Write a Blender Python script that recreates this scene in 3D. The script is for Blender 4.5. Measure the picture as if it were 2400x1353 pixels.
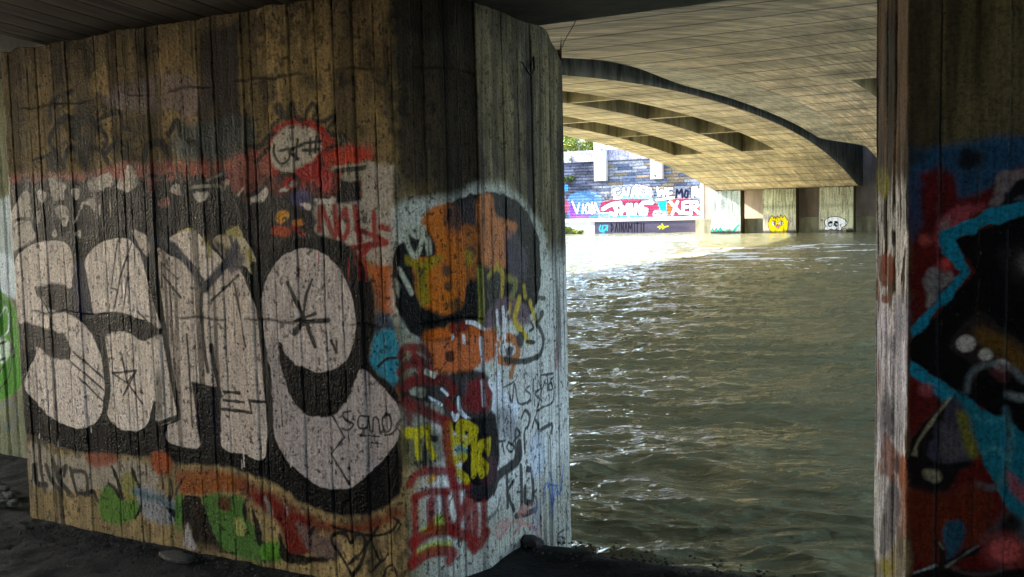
import bpy, math, random
import numpy as np
from mathutils import Matrix, Vector
random.seed(4); rng = np.random.default_rng(7)
S = bpy.context.scene
for o in list(bpy.data.objects): bpy.data.objects.remove(o, do_unlink=True)

# ------------------------------------------------------------------ camera
EYE = 1.65
MC = np.array([[0.8820522539, -0.0149518614, 0.4709142844],
               [0.4705199580, 0.0796913069, -0.8787834003],
               [-0.0243883272, 0.9967074483, 0.0773270460]])
FOC = 2188.93                                   # focal length in photograph pixels (2400 wide)
cd = bpy.data.cameras.new('camera'); cam = bpy.data.objects.new('camera', cd)
S.collection.objects.link(cam); S.camera = cam
cd.sensor_width = 36; cd.lens = FOC/2400*36; cd.clip_start = 0.05; cd.clip_end = 2000
m4 = Matrix.Identity(4)
for i in range(3):
    for j in range(3): m4[i][j] = MC[i, j]
m4.translation = (0, 0, EYE); cam.matrix_world = m4

# ------------------------------------------------------------------ light
SUN = Vector((-1.62, -0.30, 1.02)).normalized()      # towards the sun
W = bpy.data.worlds.new('World'); S.world = W; W.use_nodes = True
wn = W.node_tree; bg = wn.nodes['Background']
sky = wn.nodes.new('ShaderNodeTexSky'); sky.sky_type = 'NISHITA'; sky.sun_disc = False
sky.sun_elevation = math.asin(SUN.z); sky.sun_rotation = math.atan2(SUN.x, SUN.y) % (2*math.pi)
sky.air_density = 1.0; sky.dust_density = 1.0
wn.links.new(sky.outputs[0], bg.inputs[0]); bg.inputs[1].default_value = 0.15
sl = bpy.data.lights.new('sun', 'SUN'); so = bpy.data.objects.new('sun', sl); S.collection.objects.link(so)
sl.energy = 3.3; sl.angle = math.radians(0.5); sl.color = (1.0, 0.93, 0.80)
so.rotation_euler = SUN.to_track_quat('Z', 'Y').to_euler(); so.location = (-60, -10, 40)
S.view_settings.view_transform = 'Standard'; S.view_settings.look = 'None'
S.view_settings.exposure = 3.2; S.view_settings.gamma = 1
S.cycles.max_bounces = 10; S.cycles.diffuse_bounces = 6; S.cycles.glossy_bounces = 5
S.cycles.sample_clamp_indirect = 8

# ------------------------------------------------------------------ measuring: a photograph pixel to a point on a known plane
CX, CY = 1200.0, 676.5
def ray(px, py):
    return MC @ np.array([px-CX, -(py-CY), -FOC])
def on_plane(px, py, p0, n):
    r = ray(px, py); c = np.array([0, 0, EYE]); n = np.array(n, float)
    return c + r*(n @ (np.array(p0, float)-c))/(n @ r)

# ------------------------------------------------------------------ numpy noise
TAB = rng.random((256, 256)).astype(np.float32)
def vnoise(x, y, seed=0):
    x = np.asarray(x, np.float32)+seed*17.31; y = np.asarray(y, np.float32)+seed*9.77
    xi = np.floor(x).astype(np.int64); yi = np.floor(y).astype(np.int64)
    fx = x-xi; fy = y-yi; fx = fx*fx*(3-2*fx); fy = fy*fy*(3-2*fy)
    a = TAB[xi & 255, yi & 255]; b = TAB[(xi+1) & 255, yi & 255]
    c = TAB[xi & 255, (yi+1) & 255]; d = TAB[(xi+1) & 255, (yi+1) & 255]
    return (a*(1-fx)+b*fx)*(1-fy)+(c*(1-fx)+d*fx)*fy
def fbm(x, y, o=4, seed=0, g=0.5):
    t = 0; a = 1; s = 0
    for i in range(o):
        k = 2**i; c_, s_ = math.cos(i*1.1*.35), math.sin(i*1.1*.35)
        t = t+a*vnoise((x*c_-y*s_)*k, (x*s_+y*c_)*k, seed+i*3); s += a; a *= g
    return t/s
def sstep(a, b, x):
    t = np.clip((x-a)/(b-a), 0, 1); return t*t*(3-2*t)

def lin(c):
    if isinstance(c, str): c = [int(c[i:i+2], 16)/255 for i in (0, 2, 4)]
    return np.array([v/12.92 if v <= .04045 else ((v+.055)/1.055)**2.4 for v in c], np.float32)

# ------------------------------------------------------------------ materials
def nd(nt, typ, **kw):
    n = nt.nodes.new(typ)
    for k, v in kw.items(): setattr(n, k, v)
    return n
def new_mat(name):
    m = bpy.data.materials.new(name); m.use_nodes = True
    nt = m.node_tree; p = nt.nodes['Principled BSDF']; return m, nt, p
def noise_node(nt, co, scale, detail=4, rough=.55, vec=(1, 1, 1)):
    mp = nd(nt, 'ShaderNodeMapping'); mp.inputs['Scale'].default_value = vec
    nt.links.new(co, mp.inputs[0]); n = nd(nt, 'ShaderNodeTexNoise')
    n.inputs['Scale'].default_value = scale; n.inputs['Detail'].default_value = detail
    n.inputs['Roughness'].default_value = rough; nt.links.new(mp.outputs[0], n.inputs[0]); return n.outputs[0]
def ramp(nt, v, *st):
    r = nd(nt, 'ShaderNodeValToRGB'); e = r.color_ramp.elements
    while len(e) < len(st): e.new(.5)
    for k, (p, c) in enumerate(st):
        e[k].position = p; e[k].color = (c, c, c, 1) if not hasattr(c, '__len__') else (*c, 1)
    nt.links.new(v, r.inputs[0]); return r.outputs[0]
def mul(nt, a, b, f=1.0, mode='MULTIPLY'):
    x = nd(nt, 'ShaderNodeMix', data_type='RGBA', blend_type=mode); x.inputs[0].default_value = f
    for s, v in ((6, a), (7, b)):
        if hasattr(v, 'node'): nt.links.new(v, x.inputs[s])
        else: x.inputs[s].default_value = (*v, 1)
    return x.outputs[2]
def mathn(nt, op, a, b=0.0):
    x = nd(nt, 'ShaderNodeMath', operation=op)
    for s, v in ((0, a), (1, b)):
        if hasattr(v, 'node'): nt.links.new(v, x.inputs[s])
        else: x.inputs[s].default_value = v
    return x.outputs[0]
def bump(nt, h, dist, strength=1.0, prev=None):
    b = nd(nt, 'ShaderNodeBump'); b.inputs['Distance'].default_value = dist; b.inputs['Strength'].default_value = strength
    nt.links.new(h, b.inputs['Height'])
    if prev is not None: nt.links.new(prev, b.inputs['Normal'])
    return b.outputs[0]
def coords(nt): return nd(nt, 'ShaderNodeTexCoord').outputs['Object']

def wall_mat(name, fine=90.0, fd=.0035, rp=.33, rc=.72, grain=(14, 14, 1.2), wetmax=.55):
    """painted board-marked concrete: colour from the mesh's own paint layer, gloss only where there is paint"""
    m, nt, p = new_mat(name); co = coords(nt)
    at = nd(nt, 'ShaderNodeAttribute', attribute_name='Col'); pa = nd(nt, 'ShaderNodeAttribute', attribute_name='Paint')
    g = noise_node(nt, co, 6, 5, .6, grain); s = noise_node(nt, co, fine*1.0, 4, .7)
    c = mul(nt, at.outputs[0], ramp(nt, g, (.3, .72), (.7, 1.2)))
    c = mul(nt, c, ramp(nt, s, (.33, .5), (.5, 1.0), (.66, 1.35)))
    v = nd(nt, 'ShaderNodeTexVoronoi'); v.inputs['Scale'].default_value = fine*.33; nt.links.new(co, v.inputs[0])
    n2 = noise_node(nt, co, fine*.09, 2)
    pit = ramp(nt, mathn(nt, 'ADD', v.outputs[0], mathn(nt, 'MULTIPLY', n2, .55)), (.25, .0), (.35, 1.0))
    c = mul(nt, c, ramp(nt, pit, (0, .25), (1, 1.0)))
    nt.links.new(c, p.inputs['Base Color'])
    rr = nd(nt, 'ShaderNodeMapRange'); nt.links.new(pa.outputs['Fac'], rr.inputs[0])
    rr.inputs[3].default_value = rc; rr.inputs[4].default_value = rp
    rn = mathn(nt, 'ADD', rr.outputs[0], mathn(nt, 'MULTIPLY', mathn(nt, 'SUBTRACT', n2, .5), .35))
    nt.links.new(rn, p.inputs['Roughness'])
    wet = ramp(nt, noise_node(nt, co, fine*.8, 3, .7), (.64, .03), (.78, wetmax))
    wx = nd(nt, 'ShaderNodeMix', data_type='FLOAT'); nt.links.new(pa.outputs['Fac'], wx.inputs[0]); wx.inputs[2].default_value = .12
    nt.links.new(wet, wx.inputs[3]); nt.links.new(wx.outputs[0], p.inputs['Specular IOR Level'])
    n = bump(nt, noise_node(nt, co, fine, 3, .6), fd, 1.0)
    n = bump(nt, g, .004, .8, n); n = bump(nt, pit, .003, .8, n)
    nt.links.new(n, p.inputs['Normal']); return m

def soffit_mat(name, base, axis=0, bw=.14, joint=1.9, dark=.35, pale_streaks=.5, jo=0.0):
    """board-marked concrete underside: boards along Y, pour joints across, stains"""
    m, nt, p = new_mat(name); co = coords(nt)
    sp = nd(nt, 'ShaderNodeSeparateXYZ'); nt.links.new(co, sp.inputs[0])
    wob = noise_node(nt, co, .6, 3)
    x = mathn(nt, 'ADD', sp.outputs[axis], mathn(nt, 'MULTIPLY', wob, .03))
    def saw(v, period):      # distance to the nearest line
        f = mathn(nt, 'FRACT', mathn(nt, 'DIVIDE', v, period)); return mathn(nt, 'ABSOLUTE', mathn(nt, 'SUBTRACT', f, .5))
    bl = ramp(nt, saw(x, bw), (.39, 1.0), (.475, .1))
    jl = ramp(nt, saw(mathn(nt, 'ADD', mathn(nt, 'ADD', sp.outputs[1], jo), mathn(nt, 'MULTIPLY', wob, .06)), joint), (.445, 1.0), (.485, .12))
    # one tone per board and per pour
    cx = mathn(nt, 'FLOOR', mathn(nt, 'DIVIDE', x, bw)); cy = mathn(nt, 'FLOOR', mathn(nt, 'DIVIDE', mathn(nt, 'ADD', sp.outputs[1], joint*.5+jo), joint))
    cb = nd(nt, 'ShaderNodeCombineXYZ'); nt.links.new(cx, cb.inputs[0]); nt.links.new(cy, cb.inputs[1])
    wn_ = nd(nt, 'ShaderNodeTexWhiteNoise', noise_dimensions='3D'); nt.links.new(cb.outputs[0], wn_.inputs[0])
    cb2 = nd(nt, 'ShaderNodeCombineXYZ'); nt.links.new(cy, cb2.inputs[1])
    wn2 = nd(nt, 'ShaderNodeTexWhiteNoise', noise_dimensions='3D'); nt.links.new(cb2.outputs[0], wn2.inputs[0])
    strk = noise_node(nt, co, 1.6, 6, .65, (7, .35, .35) if axis == 0 else (.35, .35, .35))
    blot = noise_node(nt, co, .35, 5, .6)
    c = mul(nt, base, ramp(nt, wn_.outputs[0], (0, .70), (1, 1.15)))
    c = mul(nt, c, ramp(nt, wn2.outputs[0], (0, .78), (1, 1.15)))
    c = mul(nt, c, ramp(nt, strk, (.30, .5), (.5, 1.0), (.70, 1.2)))
    c = mul(nt, c, ramp(nt, blot, (.35, .62), (.6, 1.15)))
    fs = nd(nt, 'ShaderNodeMix', data_type='RGBA'); nt.links.new(ramp(nt, noise_node(nt, co, 2.3, 6, .7, (3.5, .5, 1)), (.56, 0.0), (.70, pale_streaks)), fs.inputs[0])
    nt.links.new(c, fs.inputs[6]); fs.inputs[7].default_value = (.78, .73, .6, 1); c = fs.outputs[2]
    vis = ramp(nt, noise_node(nt, co, .9, 4, .7, (1.6, .5, 1)), (.40, .05), (.62, 1.0))
    bx = nd(nt, 'ShaderNodeMix', data_type='RGBA'); nt.links.new(vis, bx.inputs[0]); bx.inputs[6].default_value = (1, 1, 1, 1); nt.links.new(bl, bx.inputs[7])
    c = mul(nt, c, bx.outputs[2], dark); c = mul(nt, c, jl, .85)
    nt.links.new(c, p.inputs['Base Color']); p.inputs['Roughness'].default_value = .8
    n = bump(nt, bl, .02, .8); n = bump(nt, jl, .03, .8, n); n = bump(nt, strk, .02, .6, n)
    n = bump(nt, noise_node(nt, co, 22, 4), .006, .7, n)
    nt.links.new(n, p.inputs['Normal']); return m

def stained_mat(name, base, vs=(1, 1, .12), lo=.35, hi=1.2, sc=2.5, rough=.8):
    m, nt, p = new_mat(name); co = coords(nt)
    a = noise_node(nt, co, sc, 6, .65, vs); b = noise_node(nt, co, sc*.25, 4, .6)
    c = mul(nt, base, ramp(nt, a, (.35, lo), (.65, hi))); c = mul(nt, c, ramp(nt, b, (.35, .65), (.62, 1.15)))
    nt.links.new(c, p.inputs['Base Color']); p.inputs['Roughness'].default_value = rough
    n = bump(nt, a, .03, .6); n = bump(nt, noise_node(nt, co, sc*12, 4), .01, .6, n); nt.links.new(n, p.inputs['Normal'])
    return m

def leaf_mat(name, a, b):
    m, nt, p = new_mat(name); co = coords(nt)
    gi = nd(nt, 'ShaderNodeNewGeometry').outputs['Random Per Island']
    r = nd(nt, 'ShaderNodeValToRGB'); nt.links.new(gi, r.inputs[0])
    r.color_ramp.elements[0].color = (*a, 1); r.color_ramp.elements[1].color = (*b, 1)
    nt.links.new(r.outputs[0], p.inputs['Base Color']); p.inputs['Roughness'].default_value = .55
    p.inputs['Transmission Weight'].default_value = 0
    return m

# ------------------------------------------------------------------ objects
def link(name, me, mat, parent=None, origin=None, smooth=False):
    o = bpy.data.objects.new(name, me); S.collection.objects.link(o)
    if mat is not None and not me.materials: me.materials.append(mat)
    if parent is not None:
        o.parent = parent
        off = Vector(parent.location)
        me.transform(Matrix.Translation(-off))
    elif origin is not None:
        me.transform(Matrix.Translation(-Vector(origin))); o.location = origin
    if smooth: me.polygons.foreach_set('use_smooth', [True]*len(me.polygons))
    return o
def tag(o, label=None, cat=None, group=None, kind=None):
    if label: o['label'] = label
    if cat: o['category'] = cat
    if group: o['group'] = group
    if kind: o['kind'] = kind
    return o
def empty(name, loc):
    o = bpy.data.objects.new(name, None); S.collection.objects.link(o); o.location = loc; o.empty_display_size = .3; return o
def pymesh(name, v, f):
    me = bpy.data.meshes.new(name); me.from_pydata([tuple(map(float, a)) for a in v], [], f); me.update(); return me
def box_vf(x0, x1, y0, y1, z0, z1, v, f):
    b = len(v)
    v += [(x0, y0, z0), (x1, y0, z0), (x1, y1, z0), (x0, y1, z0), (x0, y0, z1), (x1, y0, z1), (x1, y1, z1), (x0, y1, z1)]
    f += [[b+i for i in q] for q in ((3, 2, 1, 0), (4, 5, 6, 7), (0, 1, 5, 4), (1, 2, 6, 5), (2, 3, 7, 6), (3, 0, 4, 7))]
def boxes(name, bs, mat, parent=None, origin=None):
    v, f = [], []
    for b in bs: box_vf(*b, v, f)
    return link(name, pymesh(name, v, f), mat, parent, origin)
def np_mesh(name, V, F, cols=None, paint=None):
    me = bpy.data.meshes.new(name); V = np.ascontiguousarray(V, np.float32); F = np.ascontiguousarray(F, np.int32)
    me.vertices.add(len(V)); me.vertices.foreach_set('co', V.ravel())
    me.loops.add(F.size); me.loops.foreach_set('vertex_index', F.ravel())
    me.polygons.add(len(F)); me.polygons.foreach_set('loop_start', np.arange(0, F.size, 4, dtype=np.int32))
    me.update(calc_edges=True)
    if cols is not None:
        a = me.color_attributes.new('Col', 'FLOAT_COLOR', 'POINT')
        c = np.ones((len(V), 4), np.float32); c[:, :3] = cols; a.data.foreach_set('color', c.ravel())
    if paint is not None:
        a = me.attributes.new('Paint', 'FLOAT', 'POINT'); a.data.foreach_set('value', np.ascontiguousarray(paint, np.float32))
    return me
def grid_faces(nr, nc, off=0):
    i = np.arange(nr-1)[:, None]*nc+np.arange(nc-1)[None, :]
    return (np.stack([i, i+1, i+1+nc, i+nc], -1).reshape(-1, 4)+off)

# ------------------------------------------------------------------ paint canvas in wall metres
def spline(pts, closed, n=7):
    P = np.array(pts, float)
    if len(P) < 3: return P
    if closed: Q = np.vstack([P[-1], P, P[0], P[1]])
    else: Q = np.vstack([2*P[0]-P[1], P, 2*P[-1]-P[-2]])
    out = []
    for i in range(1, len(Q)-2):
        p0, p1, p2, p3 = Q[i-1], Q[i], Q[i+1], Q[i+2]
        for t in np.arange(n)/n:
            out.append(.5*((2*p1)+(-p0+p2)*t+(2*p0-5*p1+4*p2-p3)*t*t+(-p0+3*p1-3*p2+p3)*t**3))
    if not closed: out.append(P[-1])
    return np.array(out)

class Canvas:
    """a wall unrolled: s along the wall, z up; colour = albedo, paint = how much of it is paint"""
    def __init__(self, s0, s1, z0, z1, res):
        self.s = np.arange(s0, s1+res*.5, res, dtype=np.float32); self.z = np.arange(z0, z1+res*.5, res, dtype=np.float32)
        self.s0, self.z0, self.res = s0, z0, res
        self.G = np.meshgrid(self.s, self.z)          # [z, s]
        self.c = np.zeros(self.G[0].shape+(3,), np.float32); self.p = np.zeros(self.G[0].shape, np.float32)
        self.nz = fbm(self.G[0]*28, self.G[1]*28, 3, 5)-.5; self.nb = fbm(self.G[0]*6, self.G[1]*2.5, 3, 9)
        self.map = None; self.k = 1.0
    def win(self, P, pad):
        a = int(max(0, (P[:, 0].min()-pad-self.s0)/self.res)); b = int(min(len(self.s), (P[:, 0].max()+pad-self.s0)/self.res+2))
        c = int(max(0, (P[:, 1].min()-pad-self.z0)/self.res)); d = int(min(len(self.z), (P[:, 1].max()+pad-self.z0)/self.res+2))
        return (slice(c, d), slice(a, b)) if b > a and d > c else None
    def seg(self, P, w, closed):
        X = self.G[0][w]; Y = self.G[1][w]; D = np.full(X.shape, 1e9, np.float32)
        n = len(P); inside = np.zeros(X.shape, bool)
        for i in range(n if closed else n-1):
            x0, y0 = P[i]; x1, y1 = P[(i+1) % n]; dx, dy = x1-x0, y1-y0; L = dx*dx+dy*dy+1e-12
            t = np.clip(((X-x0)*dx+(Y-y0)*dy)/L, 0, 1); D = np.minimum(D, (X-x0-t*dx)**2+(Y-y0-t*dy)**2)
            if closed and y0 != y1:
                inside ^= ((Y >= min(y0, y1)) & (Y < max(y0, y1)) & (X < x0+(Y-y0)*dx/dy))
        D = np.sqrt(D); return np.where(inside, -D, D) if closed else D
    def lay(self, w, m, col, paint):
        m = np.clip(m, 0, 1)[..., None]; col = lin(col) if not isinstance(col, np.ndarray) else col
        self.c[w] = self.c[w]*(1-m)+col*m; self.p[w] = np.maximum(self.p[w]*(1-m[..., 0]*.7), m[..., 0]*paint)
    def conv(self, pts, raw=False):
        if raw or self.map is None: return np.array(pts, float)
        return np.array([self.map(*p) for p in pts])
    def fill(self, pts, col, a=1., soft=.0035, curve=True, paint=1., rag=.012, worn=0.):
        P = self.conv(pts); P = spline(P, True) if curve else P
        soft *= self.k; rag *= self.k; w = self.win(P, soft*2+rag)
        if w is None: return
        d = self.seg(P, w, True)+self.nz[w]*rag*2; m = a*(1-sstep(-soft, soft, d))
        if worn: m = m*(1-worn*sstep(.50, .62, self.nb[w]+self.nz[w]*.35))
        self.lay(w, m, col, paint)
    def stroke(self, pts, wd, col, a=1., soft=.003, curve=True, paint=.8, taper=0, rag=.004, worn=0.):
        P = self.conv(pts); P = spline(P, False) if curve else P
        soft *= self.k; rag *= self.k; wd = wd*self.px; w = self.win(P, wd+soft*2+rag)
        if w is None: return
        d = self.seg(P, w, False)-wd*.5+self.nz[w]*rag*2; m = a*(1-sstep(-soft, soft, d))
        if worn: m = m*(1-worn*sstep(.50, .62, self.nb[w]+self.nz[w]*.35))
        self.lay(w, m, col, paint)
    def bubble(self, strokes, w, fill, line, lw, **k):
        for s in strokes: self.stroke(s, w+2*lw, line, **k)
        for s in strokes: self.stroke(s, w, fill, **k)

def crop(x0, y0, sc): return lambda pts: [(x0+x/sc, y0+y/sc) for x, y in pts]
cA, cB, cC = crop(0, 0, 2.505), crop(0, 400, 2.505), crop(0, 813, 2.505)
cD, cE, cF = crop(850, 0, 2.818), crop(850, 400, 2.818), crop(850, 873, 2.818)
cR1, cR2, cR3 = crop(2000, 0, 2.82), crop(2000, 400, 2.705), crop(2000, 853, 2.705)
cH, cI = crop(1300, 300, 5.205), crop(1640, 360, 4.833)

def wall_from_path(name, path, cv, mat, boards, disp, back, ztop_fn=None, parent=None, origin=None, shift=None):
    """a solid whose visible faces follow `path` (s -> x, y) as a dense grid; `back` closes it behind"""
    P = np.array(path, float); L = cv.s0+np.r_[0, np.cumsum(np.hypot(*np.diff(P, axis=0).T))]
    s = cv.s; x = np.interp(s, L, P[:, 0]); y = np.interp(s, L, P[:, 1])
    dx = np.gradient(x, s); dy = np.gradient(y, s); n = np.hypot(dx, dy); nx, ny = dy/n, -dx/n
    D = disp; X = x[None, :]+nx[None, :]*D; Y = y[None, :]+ny[None, :]*D; Z = np.repeat(cv.z[:, None], len(s), 1)
    if ztop_fn is not None: Z = ztop_fn(s[None, :], Z)
    V = np.stack([X, Y, Z], -1).reshape(-1, 3); nr, nc = D.shape; F = grid_faces(nr, nc)
    cols = cv.c.reshape(-1, 3); pt = cv.p.ravel()
    # back: drop copies of the first and last columns and the back outline
    z0, z1 = float(Z[0, 0]), float(Z[-1].min())
    ring = [(x[-1], y[-1])]+list(back)+[(x[0], y[0])]; b = len(V); ex, ef = [], []
    for a in ring: ex += [(a[0], a[1], z0), (a[0], a[1], float(Z[-1, 0]))]
    for i in range(len(ring)-1): ef.append([b+2*i, b+2*i+2, b+2*i+3, b+2*i+1])
    # top: fan of quads from the top row to an inner line
    cxm, cym = np.mean([a[0] for a in ring]), np.mean([a[1] for a in ring])
    b2 = b+len(ex); top = (nr-1)*nc+np.arange(nc); inner = []
    for j in range(nc): inner.append((x[j]*.3+cxm*.7, y[j]*.3+cym*.7, z1+.002))
    V = np.vstack([V, np.array(ex), np.array(inner)])
    F2 = np.stack([top[:-1], top[1:], b2+np.arange(1, nc), b2+np.arange(nc-1)], -1)
    F = np.vstack([F, np.array(ef), F2]); k = len(ex)+len(inner)
    cols = np.vstack([cols, np.tile(lin('5a5142'), (k, 1))]); pt = np.r_[pt, np.zeros(k)]
    me = np_mesh(name, V, F, cols, pt)
    return link(name, me, mat, parent, origin, smooth=True)

def board_field(cv, edges, depth=.006, off=.0035, seed=1, g=.004, fine=True):
    """board relief: each board at its own height, a ragged groove between"""
    s, z = cv.G; wob = (fbm(z*1.7, s*3+seed, 3, seed)-.5)*.012
    E = np.array(edges); r = np.random.default_rng(seed); k = np.searchsorted(E, s+wob)
    lev = (r.random(len(E)+2)-.5)*2*off; tone = r.random(len(E)+2)
    e = np.r_[-99, E, 99]; near = np.minimum(np.abs(s+wob-e[k]), np.abs(s+wob-e[np.minimum(k+1, len(e)-1)]))
    near = np.maximum(near+(fbm(s*70, z*22, 3, seed+9)-.5)*.009, 0)
    stg = .25+.75*r.random(len(e)); a_ = np.abs(s+wob-e[k]) < np.abs(s+wob-e[np.minimum(k+1, len(e)-1)])
    stg = np.where(a_, stg[k], stg[np.minimum(k+1, len(e)-1)])*(.55+.9*fbm(z*1.3, s*2, 3, seed+6))
    gw = g*(0.35+1.2*fbm(z*5, s*1.5, 4, seed+4))*np.clip(stg+.25, .3, 1.3)
    gr = (1-sstep(gw*.3, gw*1.6, near))*np.clip(stg*1.3, 0, 1)
    d = lev[k]-depth*gr+(fbm(s*40, z*2.2, 3, seed+8)-.5)*.003+(fbm(s*9, z*6, 4, seed+2)-.5)*.006
    return d, gr, tone[k]

# =================================================================== near left pier
PZ = 2.62
P0, P1, P2, P3 = (-4.915, 3.29), (-2.31, 3.29), (-2.155, 3.73), (-2.155, 4.655)
sA = P1[0]-P0[0]; sB = sA+math.dist(P1, P2); sC = sB+math.dist(P2, P3)
LEFT_END = .30         # short return at the far left end
def map_left(px, py):
    q = on_plane(px, py, (0, 3.29, 0), (0, 1, 0))
    if q[0] <= P1[0]: return (q[0]-P0[0], q[2])
    n = (P2[1]-P1[1], -(P2[0]-P1[0]), 0); q = on_plane(px, py, (*P1, 0), n)
    if q[1] <= P2[1]: return (sA+math.hypot(q[0]-P1[0], q[1]-P1[1]), q[2])
    q = on_plane(px, py, (*P2, 0), (1, 0, 0)); return (sB+(q[1]-P2[1]), q[2])

cv = Canvas(-LEFT_END, sC, -.7, PZ, .0034); cv.map = map_left; cv.px = .0021
s, z = cv.G
ed = []; t = -LEFT_END; r_ = random.Random(3)
while t < sC: t += r_.choice((.055, .075, .09, .1, .11, .14))*r_.uniform(.9, 1.1); ed.append(t)
ed += [sA, sB]; ed = sorted(ed)
ed = [e for i, e in enumerate(ed) if i == 0 or e-ed[i-1] > .03]
disp, groove, tone = board_field(cv, ed, .006, .004, 3, .0036)
blot = fbm(s*2.2, z*1.6, 5, 21); speck = fbm(s*11, z*9, 4, 23); streak = fbm(s*14, z*.9, 4, 25)
conc = lin('9a8052')*(.58+.36*tone[..., None]+.45*(fbm(tone*40, z*.8, 2, 20)-.5)[..., None])*(.5+.95*blot[..., None])
up_ = sstep(1.5, 2.5, z+.5*(blot-.5)); conc = conc*(1-.15*up_-.35*up_*sstep(.42, .6, streak))[..., None]  # darker upwards: fading light put into the colour, plus streaky stains
conc = conc*(1-.7*sstep(.50, .66, speck*.45+blot*.35+fbm(s*40, z*34, 3, 24)*.2+.03)[..., None])*(1-.35*sstep(.5, .75, streak)[..., None])
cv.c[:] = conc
side = sstep(sB-.01, sB+.01, s)
# the river-side face: greyer, whitewashed below
grey = lin('857c5c')*(.5+.5*tone[..., None])*(.4+.9*blot[..., None])*(1-.62*sstep(.45, .66, streak)[..., None])*(1-.5*sstep(.5, .64, fbm(s*6, z*3.2, 5, 27))[..., None])
cv.c[:] = cv.c*(1-side[..., None])+grey*side[..., None]
wash = sstep(1.55, 1.30, z+.25*(streak-.5)+.2*(blot-.5))*sstep(sA-.01, sA+.25, s)
wcol = lin('d0d5d6')*(.7+.5*blot[..., None])
cv.c[:] = cv.c*(1-.85*wash[..., None])+wcol*.85*wash[..., None]; cv.p[:] = np.maximum(cv.p, wash*.35)
low = sstep(.42, .15, z+.15*(blot-.5))*sstep(sA-.02, sA+.02, s)
cv.c[:] = cv.c*(1-.6*low[..., None])+lin('77745c')*.6*low[..., None]
# upper part of the slanted corner made much darker
corner_dark = sstep(1.35, 1.75, z+.7*(blot-.5))*sstep(sA-.03, sA+.05, s)*sstep(sB+.012, sB-.012, s)
cv.c[:] *= (1-.86*corner_dark[..., None])
F, K = cv.fill, cv.stroke
BK = '070709'; CH = '1d1b1c'; SV = 'b7a69a'; WH = 'b4a89e'
# --- upper doodles on bare concrete
F(cA([(610,590),(700,510),(850,465),(950,440),(1080,440),(1170,500),(1190,620),(1100,700),(1010,640),(850,640),(700,640)]), '5d4c5c', .55, .03)
F(cA([(880,500),(960,470),(960,600),(900,560)]), '6b5a34', .6, .02)
F(cA([(1165,190),(1400,120),(1405,560),(1400,900),(1165,900)]), '1a0d0b', .85, .02, curve=False, paint=.1)
F(cA([(1280,190),(1400,120),(1405,940),(1290,940)]), '120908', .75, .01, curve=False, paint=.1)
F(cA([(1060,740),(1180,720),(1300,730),(1310,930),(1200,950),(1080,940),(1010,860)]), '17343a', .8, .035)
F(cA([(1310,700),(1480,690),(1500,800),(1460,930),(1320,930)]), '152326', .8, .03)
for q, w in (([(310,1010),(345,940),(310,880),(285,820),(330,740),(390,690),(440,720),(420,790),(440,815)],30), ([(450,770),(470,700),(530,680),(560,740),(600,770),(625,830),(600,890)],26),
          ([(375,980),(390,900),(430,870),(480,930),(510,1050)],28), ([(500,960),(520,890),(570,870),(630,950),(650,1010)],26), ([(620,900),(680,840),(745,860),(730,930)],26),
          ([(850,930),(870,860),(930,835),(980,880),(1000,1000)],34), ([(290,720),(300,600),(420,535)],22), ([(430,800),(500,830),(470,930)],20), ([(560,720),(620,680),(700,660),(720,740),(760,760)],22), ([(990,790),(1040,710),(1060,800)],24), ([(1100,830),(1160,850),(1190,950)],26), ([(190,940),(260,920),(320,880)],14)):
    K(cA(q), w/1.7, '060403', 1, .008, paint=.1)
F(cA([(270,900),(340,880),(350,960),(300,1000),(270,970)]), '0b0806', .9, .015, paint=.1)
# --- the broad dark band with scraps of white and its red upper spray
F(cA([(15,1120),(25,1040),(200,1020),(500,1020),(700,960),(1000,950),(1320,945),(1500,880),(1700,900),(1900,870),(2190,860),(2130,1000),(2120,1353),(15,1353)]), '8c3b30', .85, .03, curve=False)
F(cB([(10,60),(300,60),(700,40),(1000,60),(1300,20),(1700,40),(2120,40),(2140,350),(2150,1300),(20,1300)]), '1f1c1e', 1, .016, curve=False, rag=.03)
F(cB([(1330,0),(1420,-20),(1430,120),(1370,130)]), '7e2b2b', .8, .015)
F(cA([(1600,1000),(1950,960),(1960,1150),(1750,1120),(1610,1150)]), '5c1a17', .85, .02)
F(cA([(1850,1010),(1940,1010),(1940,1110),(1870,1110)]), '9a2c30', .9, .012)
F(cA([(1380,960),(1560,960),(1570,1080),(1460,1180),(1380,1090)]), '7a3d33', .7, .02)
F(cB([(1715,130),(1800,120),(1820,220),(1720,200)]), '3d3a63', .8, .015)
W_ = 'bfb2a8'
for q in ([(285,1045),(385,1085),(360,1150),(320,1178),(292,1130)], [(225,1120),(272,1130),(262,1190),(232,1180)], [(415,1110),(460,1110),(455,1165),(425,1160)]): F(cA(q), W_, .9, .004)
for q in ([(490,195),(520,162),(557,185),(550,232),(500,200)], [(470,210),(490,190),(440,300),(424,332)], [(520,60),(640,15),(660,85),(600,112),(535,122)], [(680,85),(760,-30),(805,50),(795,105),(720,122)], [(1125,138),(1185,195),(1228,128)], [(1465,195),(1500,120),(1545,85),(1572,135),(1530,185)],
          [(300,370),(320,345),(330,375),(315,390)], [(440,370),(470,350),(465,395)], [(1010,100),(1055,85),(1050,125),(1015,128)], [(1640,125),(1700,70),(1695,120)], [(1380,145),(1440,90),(1410,150)], [(1760,190),(1820,200),(1820,222),(1775,212)], [(1850,170),(1960,165),(1950,200),(1870,205)], [(320,215),(390,215),(400,280),(380,330),(330,260)]): F(cB(q), W_, .85, .005)
K(cB([(1115,100),(1200,92),(1290,95),(1305,170)]), 7, '8d8c78', .85); K(cB([(1210,60),(1300,20)]), 6, '9c9a88', .8)
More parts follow.
